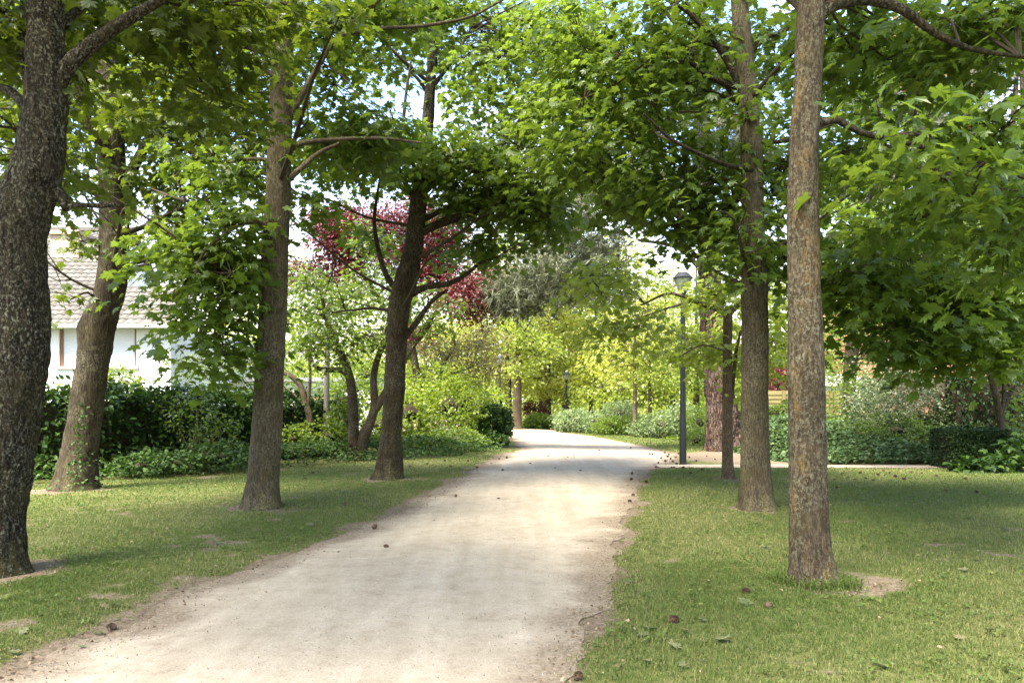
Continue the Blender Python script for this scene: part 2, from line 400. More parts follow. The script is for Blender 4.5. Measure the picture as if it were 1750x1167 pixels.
m, t = nt('pale_gravel'); v = mapping(t)
a = N(t, 'ShaderNodeAttribute', attribute_name='rnd').outputs['Fac']
fine = noise(t, v, 120, 3, .7); mid = noise(t, v, 9, 6, .7); big = noise(t, v, 1.1, 4, .6)
base = ramp(t, fine, [(.25, (.25, .215, .170)), (.5, (.385, .338, .276)), (.75, (.49, .44, .37))])
base = mixc(t, 1., base, ramp(t, mid, [(.3, (.86, .85, .83)), (.7, (1.06, 1.06, 1.06))]), 'MULTIPLY')
base = mixc(t, 1., base, ramp(t, big, [(.3, (.88, .87, .85)), (.7, (1.05, 1.05, 1.05))]), 'MULTIPLY')
trk = noise(t, mapping(t, (2.6, .22, 1), (0, 0, .10)), 1.6, 5, .65)
base = mixc(t, 1., base, ramp(t, trk, [(.3, (.84, .825, .80)), (.7, (1.06, 1.06, 1.06))]), 'MULTIPLY')
blot = noise(t, v, 4.2, 7, .78)
base = mixc(t, 1., base, ramp(t, blot, [(.32, (.80, .78, .75)), (.5, (1., 1., 1.))]), 'MULTIPLY')
dirt = ramp(t, noise(t, v, 46, 6, .8), [(.3, (.085, .065, .047)), (.55, (.22, .178, .132)), (.75, (.37, .31, .245))])
fa = N(t, 'ShaderNodeMath', {0: a, 1: N(t, 'ShaderNodeMath', {0: noise(t, v, 14, 6, .8), 1: .5}, operation='SUBTRACT').outputs[0]}, operation='ADD').outputs[0]
col = mixc(t, ramp(t, fa, [(.2, 0.), (.85, 1.)]), base, dirt)
specks = ramp(t, noise(t, mapping(t, (1, 1.6, 1)), 75, 2, .5), [(.64, 0.), (.72, .6)])
col = mixc(t, specks, col, (.16, .13, .10))
hb = mixc(t, .6, fine, noise(t, v, 35, 4, .7))
finish(t, col, .95, hb, .55, .012, .1)
M_GRAVEL = m
tag(link('gravel_path', g.mesh('gravel_path', m, smooth=True)), kind='structure')

xs = np.arange(2.9, 16, .15); g = G()
w0 = side_path(xs) - .40 + (fbm(xs, xs * 0, 3, 61) - .5) * .2; w1 = side_path(xs) + .40 + (fbm(xs, xs * 0 + 5, 3, 63) - .5) * .2
V = np.concatenate([np.stack([xs, w0, xs * 0 + .012], -1), np.stack([xs, (w0 + w1) / 2, xs * 0 + .03], -1), np.stack([xs, w1, xs * 0 + .012], -1)])
n = len(xs); k = np.arange(n - 1)
g.add(V, np.concatenate([np.stack([k, k + 1, k + n + 1, k + n], -1), np.stack([k + n, k + n + 1, k + 2 * n + 1, k + 2 * n], -1)]), 0, np.repeat([.55, .3, .55], n))
tag(link('side_path', g.mesh('side_path', M_GRAVEL, smooth=True)), kind='structure')

# ------------------------------------------------------------------ grass blades
def lawn_ok(x, y):
    left = (x < XL(y) + .02) & (y < lawn_back(x) + .15)
    right = (x > XR(y) - .02) & (y < side_path(x) - .38)
    far = (x > XR(y)) & (y > 20.5) & (y < 38) & (x < 7.5)
    return left | right | far
def blades(n, x0, x1, y0, y1, hgt, wid, keep=1.):
    x = rng.uniform(x0, x1, n); y = rng.uniform(y0, y1, n)
    ok = lawn_ok(x, y) & (path_dist(x, y) > -.04)
    x, y = x[ok], y[ok]; b = bare_at(x, y)
    tuft = fbm(x, y, 9., 71, 2)
    ok = rng.uniform(0, 1, len(x)) > np.clip(b * 1.15 - .02, 0, .985) * (1.0 - .10 * (tuft > .6))
    x, y, b, tuft = x[ok], y[ok], b[ok], tuft[ok]; n = len(x)
    h = hgt * rng.uniform(.45, 1.25, n) * (.55 + .9 * tuft) * (1 - .45 * b)
    w = wid * rng.uniform(.7, 1.3, n)
    az = rng.uniform(0, 2 * PI, n); lean = rng.uniform(.1, .95, n) ** 1.2 * 1.1
    d = np.stack([np.cos(az), np.sin(az)], -1); s = np.stack([-d[:, 1], d[:, 0]], -1) * w[:, None] * .5
    z0 = height_at(x, y) - .004
    mid = np.stack([x, y], -1) + d * (h * .30 * lean)[:, None]; tip = np.stack([x, y], -1) + d * (h * .95 * lean)[:, None]
    V = np.stack([np.column_stack([x + s[:, 0], y + s[:, 1], z0]), np.column_stack([x - s[:, 0], y - s[:, 1], z0]),
                  np.column_stack([mid - s * .8, z0 + h * .55]), np.column_stack([mid + s * .8, z0 + h * .55]),
                  np.column_stack([tip, z0 + h * (1 - .45 * lean)])], 1)
    o = np.arange(n)[:, None] * 5
    dry = sstep(.37, .66, fbm(x, y, .55, 81, 3) + rng.normal(0, .10, n) + .16 * b)
    rnd = np.clip(.62 * dry + .38 * rng.uniform(0, 1, n), 0, 1)
    return V, o, rnd
g = G()
for (n, x0, x1, y0, y1, hg, wd) in ((150000, .0, 4.6, 2.4, 6.2, .034, .0042), (110000, -4.2, -1.6, 2.6, 6.2, .034, .0042),
                                    (130000, -6.2, 6.8, 6.2, 9.5, .036, .0060), (110000, -8.5, 9.5, 9.5, 14.5, .038, .0085),
                                    (60000, -7, 11, 14.5, 22.5, .042, .013), (26000, 1.5, 7.5, 20, 38, .05, .022)):
    V, o, rnd = blades(n, x0, x1, y0, y1, hg, wd)
    base = g.n
    g.add(V.reshape(-1, 3), o + np.array([[0, 1, 2, 3]]), 0, np.repeat(rnd, 5))
    g.F.append(base + o + np.array([[3, 2, 4]])); g.M.append(np.zeros(len(o), int))
bx, by = TR['R1'][0], TR['R1'][1]                    # longer tufts left standing round the foot of the near right tree
n = 900; a_ = rng.uniform(0, 2 * PI, n); rr = .17 + np.abs(rng.normal(0, .08, n))
x, y = bx + rr * np.cos(a_), by + rr * np.sin(a_); h = rng.uniform(.05, .13, n)
az = rng.uniform(0, 2 * PI, n); d = np.stack([np.cos(az), np.sin(az)], -1); s = np.stack([-d[:, 1], d[:, 0]], -1) * .003
mid = np.stack([x, y], -1) + d * (h * .2)[:, None]; tip = np.stack([x, y], -1) + d * (h * .75)[:, None]
V = np.stack([np.column_stack([x + s[:, 0], y + s[:, 1], h * 0]), np.column_stack([x - s[:, 0], y - s[:, 1], h * 0]),
              np.column_stack([mid - s, h * .6]), np.column_stack([mid + s, h * .6]), np.column_stack([tip, h * .8])], 1)
o = np.arange(n)[:, None] * 5; base = g.n
g.add(V.reshape(-1, 3), o + np.array([[0, 1, 2, 3]]), 0, .25); g.F.append(base + o + np.array([[3, 2, 4]])); g.M.append(np.zeros(n, int))
M_GRASS = leafmat('grass_blade', [(.062, .104, .021), (.100, .144, .031), (.158, .18, .053), (.27, .245, .115)], (.19, .275, .047), .32, .55, .3, .15)
tag(link('grass', g.mesh('grass', M_GRASS)), 'short mown grass of the lawns on both sides of the path', 'grass', kind='stuff')

n = 5200; x = rng.uniform(-6, 7.5, n); y = 2.5 + 13 * rng.uniform(0, 1, n) ** 1.4
ok = lawn_ok(x, y) & (path_dist(x, y) > .05) & (fbm(x, y, 1.6, 111, 3) > .50); x, y = x[ok], y[ok]; g = G()
k = rng.integers(3, 7, len(x)); ix = np.repeat(np.arange(len(x)), k); n = len(ix)
wp = np.stack([x[ix] + rng.normal(0, .025, n), y[ix] + rng.normal(0, .025, n), height_at(x[ix], y[ix]) + rng.uniform(.012, .032, n)], -1)
put_leaves(g, OVAL, wp, frames(rng.uniform(0, 6.3, n), rng.uniform(-.1, .7, n), rng.normal(0, .3, n)), rng.uniform(.018, .042, n), rng.uniform(0, .6, n))
tag(link('lawn_weeds', g.mesh('lawn_weeds', M_GRASS)), 'clover and small broad-leaved weeds in the lawns', 'weeds', kind='stuff')

# brown crumbs, twigs and dry bits scattered along the path edges and under the trees
n = 7000; y = 2.4 + 20 * rng.uniform(0, 1, n) ** 1.7; sd = rng.integers(0, 2, n)
x = np.where(sd, XR(y) + rng.normal(.04, .12, n), XL(y) - rng.normal(.05, .15, n))
k = 2600; bi = rng.integers(0, len(BASES), k); B_ = np.array(BASES)
an = rng.uniform(0, 2 * PI, k); rr = B_[bi, 2] + np.abs(rng.normal(0, .3, k))
x = np.concatenate([x, B_[bi, 0] + rr * np.cos(an), rng.uniform(3.6, 9, 1500)]); y = np.concatenate([y, B_[bi, 1] + rr * np.sin(an), 15.2 + rng.normal(0, .35, 1500)])
n = len(x); g = G()
R_ = frames(rng.uniform(0, 2 * PI, n), rng.normal(0, .3, n), rng.normal(0, .7, n))
put_leaves(g, DIAM, np.stack([x, y, .012 + np.maximum(height_at(x, y), 0) + rng.uniform(0, .012, n)], -1), R_, rng.uniform(.006, .012, n) + .018 * rng.uniform(0, 1, n) ** 5, rng.uniform(0, 1, n))
n = 1500; x = rng.uniform(-6.5, 7.5, n); y = 2.6 + 13 * rng.uniform(0, 1, n) ** 1.2
ok = (lawn_ok(x, y) & (fbm(x, y, 1.1, 121, 3) + rng.normal(0, .08, n) > .50)) | (rng.uniform(0, 1, n) < .10); x, y = x[ok], y[ok]; n = len(x)
put_leaves(g, OVAL, np.stack([x, y, .03 + np.maximum(height_at(x, y), 0) + rng.uniform(0, .012, n)], -1), frames(rng.uniform(0, 6.3, n), rng.normal(0, .25, n), rng.normal(0, .5, n)), .012 + .035 * rng.uniform(0, 1, n) ** 2, rng.uniform(.35, 1, n))
M_LITTER = leafmat('dry_litter', [(.09, .06, .04), (.19, .135, .085), (.34, .27, .18)], (.1, .06, .03), .1, .8, .1)
tag(link('leaf_litter', g.mesh('leaf_litter', M_LITTER)), 'brown crumbs of dry leaf and bark along the path edges', 'leaf litter', kind='stuff')
n = 7000; y = 2.4 + 12 * rng.uniform(0, 1, n) ** 1.6; x = XL(y) + (XR(y) - XL(y)) * rng.uniform(0, 1, n); g = G()
TET = (np.array([(0, 0, .9), (1, 0, -.2), (-.5, .8, -.2), (-.4, -.9, -.2)]), np.array([(0, 1, 2), (0, 2, 3), (0, 3, 1)]))
put_leaves(g, TET, np.stack([x, y, .012 + .026 * sstep(0, 1.2, np.minimum(x - XL(y), XR(y) - x))], -1), frames(rng.uniform(0, 6, n), rng.normal(0, .3, n), rng.normal(0, .3, n)), rng.uniform(.002, .0065, n), rng.uniform(0, 1, n))
M_CHIP = leafmat('stone_chip', [(.17, .145, .11), (.30, .27, .22), (.43, .395, .335)], (.1, .1, .1), 0., .9, .2)
tag(link('gravel', g.mesh('gravel', M_CHIP)), 'loose stone chips on the pale gravel path', 'gravel', kind='stuff')

# ------------------------------------------------------------------ trees
def path3(pts, D):
    """(px, py, width px[, depth offset m]) -> points and radii"""
    Q, R = [], []
    for p in pts:
        d = D + (p[3] if len(p) > 3 else 0)
        Q.append(P(p[0], p[1], d)); R.append(p[2] * d / F_PX / 2)
    return np.array(Q), np.array(R)
def blob(px, py, D, rx, ry, rd, n):
    return (P(px, py, D), (rx * D / F_PX, rd, ry * D / F_PX), n)

def tree(name, label, cat, base, D, trunk, limbs, blobs, bark, leaf, flare=.5, knots=(), sides=28, step=.05, rough=.05, group=None,
         auto=0, ridges=0., twig=None, limb_bark=None, over=(), nfreq=6., seed=1, extra_trunks=(), **kw):
    base = np.array([base[0], base[1], 0.])
    e = empty(name, base, label, cat, group)
    Q, R = path3(trunk, D)
    Q = np.vstack([Q[:1] - np.array([0, 0, .12]), Q]); R = np.concatenate([R[:1], R])
    g = G(); C, _ = tube(g, Q, R, step, sides, rough, 0, flare, knots, seed, nfreq=nfreq, ridges=ridges)
    woods = [C[C[:, 2] > min(1.2, .4 * C[:, 2].max())][::4]]
    link('trunk', g.mesh('trunk', bark, base, True), e)
    for k, tr in enumerate(extra_trunks):
        q, r = path3(tr, D); g = G(); c, _ = tube(g, q, r, step, max(8, sides // 2), rough, 0, 0, (), seed + k, nfreq=nfreq * 2); woods.append(c[len(c) // 3::3])
        link('stem', g.mesh('stem', bark, base, True), e)
    for k, l in enumerate(limbs):
        q, r = path3(l, D); g = G(); c, _ = tube(g, q, r, .06, 10, rough * 1.2, 0, 0, (), seed + 20 + k, nfreq=12.)
        link('branch', g.mesh('branch', limb_bark or bark, base, True), e); woods.append(c[len(c) // 3::2])
    g = G(); zt = C[:, 2].max()
    for k in range(auto):
        z0 = rng.uniform(.32, .92) * min(zt, 7.5); i0 = np.abs(C[:, 2] - z0).argmin(); p0 = C[i0]; a0 = rng.uniform(0, 2 * PI); L0 = rng.uniform(1.2, 2.8)
        d0 = np.array([math.cos(a0), math.sin(a0), 0]); up = rng.uniform(.25, .9)
        q = [p0, p0 + d0 * L0 * .35 + np.array([0, 0, up * L0 * .25]), p0 + d0 * L0 * .7 + np.array([0, 0, up * L0 * .62]) + rng.normal(0, .08, 3), p0 + d0 * L0 + np.array([0, 0, up * L0 * .8]) + rng.normal(0, .15, 3)]
        c, _ = tube(g, q, np.array([.030, .022, .014, .006]) * rng.uniform(.8, 1.3), .15, 8, .08, 1, nfreq=12.); woods.append(c[4::3])
        for w_ in range(3):
            b0 = c[rng.integers(len(c) // 3, len(c) - 2)]; e0 = b0 + d0 * rng.uniform(.2, .6) + rng.normal(0, .35, 3) + np.array([0, 0, .15])
            tube(g, [b0, (b0 + e0) / 2 + rng.normal(0, .05, 3), e0], [.010, .008, .004], .15, 6, .05, 1)
    bl = [blob(*b) for b in blobs] + [((base[0] + o[0], base[1] + o[1], o[2]), (o[3], o[4], o[5]), o[6]) for o in over]  # over: unseen leaf masses above the view, added for the shade they cast
    crown(g, bl, woods, **kw)
    link('crown', g.mesh('crown', [leaf, twig or M_TWIG], base), e)
    return e

MG = 'maples lining the path'
tree('maple_tree', 'thick old maple with rough lichen bark and burls, nearest on the left lawn', 'tree', TR['T1'], 5.82,
     [(-14, 985, 108), (-12, 940, 98), (-9, 880, 96), (0, 800, 96), (15, 700, 97), (27, 600, 97), (30, 500, 94), (28, 400, 92), (59, 300, 80),
      (77, 200, 68), (78, 120, 60), (79, 40, 56), (76, -60, 52), (70, -250, 44), (66, -560, 26)],
     [[(92, 160, 30), (112, 118, 27), (150, 82, 24), (205, 42, 21), (262, 8, 18), (340, -40, 14)],
      [(92, 322, 22), (106, 338, 20), (114, 356, 15), (124, 350, 9), (170, 352, 8), (205, 350, 5)],
      [(48, 190, 18, .1), (22, 160, 15, .3), (-10, 148, 12, .4), (-70, 150, 8, .5)],
      [(84, 70, 20, .1), (120, 30, 16, .3), (160, -10, 13, .5), (210, -70, 9, .8)],
      [(60, 170, 30, .35), (50, 100, 26, .4), (47, 20, 22, .5), (40, -100, 16, .6)]],
     [(40, 40, 6.6, 190, 120, 1.1, 55), (290, 40, 7.2, 200, 70, 1.2, 58), (60, 150, 7.6, 70, 60, .9, 8), (430, 10, 7.4, 150, 70, 1, 36),
      (40, 270, 8.0, 110, 70, .8, 18), (125, 312, 6.9, 40, 30, .4, 5), (350, 170, 7.8, 90, 60, .9, 12)],
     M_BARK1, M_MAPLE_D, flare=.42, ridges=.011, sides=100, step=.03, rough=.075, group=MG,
     knots=[(P(52, 292, 5.82 - .2), .07, .05), (P(104, 205, 5.7), .05, .035), (P(102, 262, 5.7), .05, .03), (P(40, 540, 5.6), .12, .02), (P(85, 390, 5.75), .1, .03)],
     over=[(0, .3, 6.2, 3.4, 3.0, 1.2, 80), (.9, -4., 6.6, 3.6, 3.0, 1.2, 430), (-2.4, -1.8, 7.2, 2.8, 3.0, 1.2, 130)], limb_bark=M_BARK1, size=.125)  # overhead sprays reach back past the camera, thickened to shade the near path
tree('maple_tree', 'maple with a crooked dark trunk bulging at head height, before the clipped left hedge', 'tree', TR['T2'], 11.6,
     [(130, 838, 76), (132, 815, 65), (137, 770, 56), (147, 700, 52), (156, 640, 51), (162, 595, 54), (170, 555, 52), (182, 520, 46), (190, 485, 46), (194, 440, 47),
      (196, 380, 45), (193, 300, 44), (190, 200, 40), (185, 100, 33), (182, 0, 28), (180, -150, 22), (176, -420, 12)],
     [[(203, 345, 22), (222, 300, 19), (240, 265, 16), (262, 235, 13), (300, 190, 10), (360, 165, 7), (450, 158, 4)],
      [(240, 262, 14), (255, 235, 11), (238, 205, 9), (215, 170, 8), (200, 130, 6)],
      [(186, 270, 18, -.2), (160, 230, 13, -.4), (130, 140, 10, -.6), (80, 60, 7, -.8)],
      [(188, 210, 16, .3), (225, 150, 13, .5), (258, 110, 10, .8), (300, 40, 7, 1)],
      [(180, 340, 16), (150, 320, 12), (110, 300, 9), (70, 290, 6)],
      [(200, 400, 12, -.2), (240, 390, 8, -.4), (300, 360, 6, -.6), (350, 345, 4, -.8)],
      [(172, 520, 7, -.35), (150, 500, 4, -.5), (120, 512, 3, -.6)]],
     [(190, 130, 12.9, 230, 140, 1.2, 120), (275, 180, 11.2, 40, 60, .4, 10), (90, 160, 11.2, 50, 80, .4, 12), (60, 230, 12.4, 150, 110, 1.4, 60), (330, 220, 11.4, 150, 120, 1.5, 95), (420, 110, 12, 120, 130, 1.5, 70),
      (130, 410, 11.4, 36, 14, .3, 5), (105, 505, 11.0, 24, 12, .2, 3), (300, 390, 11.4, 50, 50, .8, 20), (40, 90, 13, 150, 120, 1.4, 60), (300, 330, 12, 90, 60, .9, 26)],
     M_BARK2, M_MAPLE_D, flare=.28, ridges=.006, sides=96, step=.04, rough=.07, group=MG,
     knots=[(P(138, 560, 11.5), .16, .05), (P(148, 530, 11.4), .12, .03), (P(165, 520, 11.25), .12, .05)],
     over=[(.5, 0, 7.5, 3.2, 3, 1.4, 70)], limb_bark=M_BARK4, size=.13, auto=14, seed=3)
tree('maple_tree', 'straight grey maple on the left lawn with bright foliage hanging low on its left', 'tree', TR['T3'], 9.53,
     [(448, 870, 66), (448, 848, 57), (451, 800, 52), (456, 720, 50), (462, 620, 48), (467, 520, 46), (471, 420, 43), (476, 320, 40), (479, 220, 38), (482, 100, 36),
      (482, 0, 34), (483, -200, 28), (484, -520, 16)],
     [[(488, 215, 12), (515, 165, 11), (555, 95, 9), (592, 50, 8), (640, 8, 6), (700, -50, 5)],
      [(578, 62, 8), (640, 50, 7), (720, 45, 6), (800, 30, 5), (860, 0, 4)],
      [(486, 262, 13), (512, 246, 10), (560, 240, 8), (640, 236, 6), (720, 244, 4)],
      [(480, 318, 13), (512, 290, 10), (545, 262, 8), (580, 245, 5)],
      [(470, 400, 10, -.1), (440, 380, 8, -.3), (400, 390, 6, -.5), (350, 430, 5, -.6), (330, 480, 3, -.6)],
      [(470, 275, 8), (430, 272, 6), (380, 280, 4)], [(478, 140, 9, -.2), (430, 100, 7, -.3), (380, 80, 5, -.5)]],
     [(372, 500, 9.3, 80, 110, .8, 70), (330, 430, 9.7, 80, 60, .8, 30), (415, 400, 9.3, 42, 50, .4, 14), (570, 240, 10.3, 100, 30, .6, 20), (590, 170, 10.4, 60, 50, .7, 12), (560, 40, 10.6, 110, 70, .8, 34),
      (650, 225, 10.4, 100, 28, .7, 22), (530, 350, 10.2, 34, 50, .4, 8), (400, 300, 9.8, 80, 60, .8, 26), (380, 600, 9.2, 60, 45, .5, 14), (660, 20, 10.4, 80, 40, .8, 22)],
     M_BARK3, M_MAPLE, flare=.40, ridges=.004, sides=72, step=.04, group=MG, over=[(.5, 0, 7.4, 2.8, 2.6, 1.1, 110), (-.5, 0, 5.6, 1.8, 1.6, .6, 16)], limb_bark=M_BARK3, size=.135, auto=4, seed=5)
tree('maple_tree', 'dark many-limbed maple at the left path edge, in front of the purple tree', 'tree', TR['T4'], 13.2,
     [(663, 821, 54), (665, 803, 44), (668, 740, 37), (674, 660, 34), (678, 590, 33), (683, 525, 35), (694, 480, 37), (705, 430, 31), (712, 370, 29), (722, 300, 25),
      (730, 220, 21), (736, 140, 18), (740, 90, 16), (746, -50, 12), (750, -260, 7)],
     [[(696, 505, 14), (730, 490, 11), (765, 485, 9), (795, 470, 8), (820, 450, 6), (850, 440, 4)],
      [(716, 398, 16), (745, 385, 14), (775, 374, 13), (830, 358, 11), (900, 345, 9), (960, 332, 5)],
      [(716, 380, 10), (745, 365, 8), (775, 350, 7), (800, 345, 4)],
      [(714, 350, 10), (698, 322, 8), (685, 295, 7), (678, 270, 5)],
      [(724, 330, 12), (750, 305, 10), (775, 280, 8), (805, 255, 6), (840, 235, 4)],
      [(682, 500, 10), (660, 470, 9), (645, 420, 8), (640, 370, 6), (650, 300, 4)],
      [(738, 150, 9), (760, 122, 7), (783, 88, 5), (810, 40, 3)], [(734, 165, 8), (718, 140, 6), (700, 118, 5), (680, 70, 3)], [(738, 110, 8), (722, 70, 5), (705, 30, 3)],
      [(678, 600, 12), (694, 575, 11), (716, 545, 10), (738, 515, 8), (765, 495, 5)], [(690, 200, 6, -.6), (694, 160, 5, -.6), (705, 90, 3, -.6)]],
     [(860, 120, 13.4, 130, 100, 1.6, 84), (700, 10, 13.6, 120, 34, 1.2, 34), (690, 255, 12.7, 170, 36, 1.2, 84), (850, 275, 12.8, 160, 62, 1.4, 120), (620, 305, 13.4, 70, 30, .7, 14),
      (860, 350, 13.2, 90, 20, .8, 20), (640, 400, 13.6, 30, 34, .4, 5), (840, 430, 13.4, 40, 22, .5, 9), (950, 200, 12.8, 80, 70, 1.1, 40), (580, 240, 13, 70, 34, .9, 20),
      (930, 60, 13.8, 110, 70, 1.2, 60), (900, 340, 13.2, 90, 44, .9, 44), (790, 320, 13.6, 60, 30, .7, 18), (800, 30, 13.8, 120, 50, 1.2, 40), (640, 100, 14, 60, 60, .8, 16), (930, 385, 12.8, 70, 36, .7, 22), (820, 410, 13.4, 50, 34, .6, 14), (780, 360, 13.5, 40, 20, .5, 8)],
     M_BARK4, M_MAPLE, flare=.42, ridges=.006, sides=64, rough=.08, group=MG, over=[(.4, 0, 9.2, 2.6, 2.4, 1.3, 80)], limb_bark=M_BARK4, size=.135, auto=9, seed=8,
     knots=[(P(682, 492, 13.05), .07, .05)])
tree('maple_tree', 'straight maple with orange lichen on its bark, nearest on the right lawn', 'tree', TR['R1'], 5.53,
     [(1390, 1001, 80), (1388, 980, 69), (1384, 930, 63), (1381, 850, 60), (1379, 700, 58), (1377, 560, 55), (1374, 450, 53), (1372, 330, 50), (1374, 250, 47), (1380, 150, 45),
      (1384, 50, 45), (1387, -50, 43), (1390, -300, 36), (1392, -760, 22)],
     [[(1390, 215, 19), (1410, 208, 15), (1432, 206, 13), (1470, 226, 11), (1530, 240, 10), (1592, 256, 8), (1660, 276, 6), (1750, 305, 4)],
      [(1388, 48, 26), (1406, 20, 24), (1436, 6, 21), (1482, 0, 18), (1540, 16, 15), (1596, 56, 12), (1660, 84, 9), (1760, 100, 6)],
      [(1500, 232, 6, .1), (1540, 275, 5, .3), (1600, 300, 6, .5), (1680, 330, 4, .6)], [(1390, 40, 12, .2), (1360, 10, 9, .5), (1300, -40, 7, .8)]],
     [(1580, 80, 6.9, 170, 70, 1.1, 46), (1690, 220, 6.6, 100, 60, .8, 24), (1480, 40, 7.2, 140, 60, 1, 30), (1710, 390, 6.3, 80, 100, .7, 30), (1600, 350, 7.4, 110, 60, .9, 24), (1490, 270, 7.6, 90, 60, .8, 20),
      (1690, 40, 6.2, 120, 60, .9, 34), (1560, 235, 5.2, 70, 26, .3, 7), (1680, 290, 5.3, 60, 26, .3, 7)],
     M_BARKR, M_MAPLE, flare=.46, ridges=.0055, sides=80, step=.03, rough=.05, group=MG, limb_bark=M_BARK4, over=[(.2, .2, 5.6, 2.6, 2.4, .8, 50), (-1.6, .6, 6.8, 2.8, 2.6, 1.2, 90), (0, -.6, 8, 3.2, 3.0, 1.3, 90), (.2, -4.4, 7.0, 3.0, 2.6, 1.2, 130)], size=.125, auto=0, seed=11)  # overhead masses out of view, added to shade the near ground
tree('maple_tree', 'maple with a lichen speckled trunk and wide crown, second in the right row', 'tree', TR['R2'], 9.42,
     [(1293, 873, 60), (1292, 850, 52), (1291, 780, 48), (1290, 700, 46), (1290, 600, 44), (1289, 500, 42), (1287, 400, 38), (1285, 300, 35), (1281, 200, 32), (1276, 140, 32),
      (1270, 80, 30), (1264, 0, 28), (1258, -150, 22), (1254, -420, 12)],
     [[(1278, 152, 14), (1250, 146, 12), (1225, 138, 10), (1200, 122, 8), (1170, 100, 5)], [(1266, 150, 13), (1240, 100, 11), (1205, 52, 9), (1165, 14, 7), (1100, -20, 5)],
      [(1272, 110, 11), (1300, 70, 9), (1345, 50, 7), (1390, 10, 5)], [(1288, 240, 9), (1330, 243, 7), (1380, 230, 5)], [(1284, 290, 11, -.2), (1235, 280, 8, -.5), (1150, 240, 6, -.8), (1100, 195, 4, -1)],
      [(1286, 330, 8, .2), (1230, 360, 6, .5), (1170, 400, 4, .6)], [(1282, 200, 10, .2), (1250, 160, 8, .4), (1190, 60, 5, .6)]],
     [(1150, 90, 10.2, 160, 100, 1.4, 104), (1050, 210, 10.2, 140, 100, 1.4, 88), (1215, 330, 9.9, 90, 100, .9, 62), (1345, 290, 10.3, 70, 110, 1, 44), (1180, 385, 10, 60, 26, .6, 14), (1350, 90, 10.4, 90, 80, 1, 36),
      (1000, 90, 10.7, 110, 90, 1.2, 54), (1330, 430, 10.2, 60, 50, .7, 24), (1090, 320, 10.2, 80, 30, .9, 14), (1440, 200, 10.3, 80, 100, 1, 36), (1285, 415, 9.0, 36, 46, .3, 13), (1270, 180, 9.0, 30, 26, .3, 4), (1000, 290, 11.5, 90, 44, .9, 36), (1080, 340, 11, 70, 36, .7, 18)],
     M_BARK3, M_MAPLE, flare=.44, ridges=.005, sides=72, step=.04, group=MG, over=[(-.3, 0, 7.6, 2.6, 2.6, 1.2, 70), (-1.2, -1.6, 8.6, 2.2, 2.2, 1.0, 30)], limb_bark=M_BARK4, size=.13, auto=9, seed=13)
tree('maple_tree', 'slim pollarded maple forking into a T beside the lamp post', 'tree', TR['R3'], 13.2,
     [(1245, 821, 26), (1244, 808, 19), (1243, 760, 17), (1243, 690, 16), (1243, 610, 15.5), (1244, 545, 15.5), (1245, 530, 14)],
     [[(1244, 538, 11), (1226, 528, 9.5), (1204, 521, 9), (1186, 514, 8), (1172, 508, 6), (1140, 502, 5), (1095, 522, 3)], [(1245, 534, 12), (1258, 524, 11), (1272, 514, 10), (1280, 490, 7), (1290, 450, 4)],
      [(1248, 700, 8, .2), (1254, 640, 7, .2), (1258, 600, 6, .2), (1266, 565, 4, .2)], [(1184, 514, 5, .2), (1130, 530, 4, .5), (1080, 550, 3, .6), (1040, 580, 2, .6)],
      [(1240, 600, 4, -.3), (1200, 590, 3, -.6), (1160, 610, 2, -.8)]],
     [(1060, 455, 13.2, 50, 34, .8, 16), (1070, 555, 12.6, 80, 34, 1, 18), (1200, 590, 13.6, 80, 34, .9, 24), (1270, 560, 14.6, 40, 30, .6, 10), (1300, 600, 13.4, 70, 50, 1, 24), (1230, 490, 13, 60, 40, .8, 22), (1030, 500, 13, 70, 60, 1, 20), (1330, 520, 13.4, 60, 50, .8, 24)],
     M_STEM, M_LIGHT, flare=.3, sides=20, group=MG, size=.125, seed=17, twig_r=.009)

# the many-stemmed tree and the small bent one in the ivy on the left
D5 = 17.6
tree('multi_stem_tree', 'small dark many-stemmed tree rising from the ivy behind the left maples', 'tree', P(610, 788, D5), D5,
     [(606, 788, 28), (604, 740, 19), (603, 690, 16), (600, 655, 15), (590, 620, 13), (572, 580, 11), (556, 540, 8), (548, 490, 5)],
     [[(600, 648, 12), (585, 633, 11), (560, 632, 9), (540, 627, 7), (525, 605, 4)], [(645, 700, 10), (662, 665, 9), (690, 620, 7), (712, 585, 6), (740, 550, 4)], [(655, 590, 6), (664, 540, 5), (668, 480, 3)]],
     [(560, 520, 17.5, 80, 60, 1.4, 70), (650, 500, 17.5, 80, 60, 1.4, 60), (560, 590, 17.3, 70, 40, 1, 36), (730, 530, 17.3, 70, 40, 1.1, 34), (640, 580, 17.6, 50, 40, .9, 22), (520, 480, 17.6, 50, 40, 1, 24), (640, 410, 17.8, 50, 40, .9, 22)],
     M_DARKSTEM, M_MID, flare=.25, sides=16, size=.095, m=26, tmpl=MAPLE_M, seed=19, rs=.42,
     extra_trunks=[[(612, 788, 26), (620, 752, 20), (634, 718, 16), (640, 690, 14), (639, 640, 12), (652, 595, 10), (672, 550, 6)], [(632, 722, 12), (652, 680, 11), (676, 640, 8), (700, 600, 6)]])
D6 = 18.4
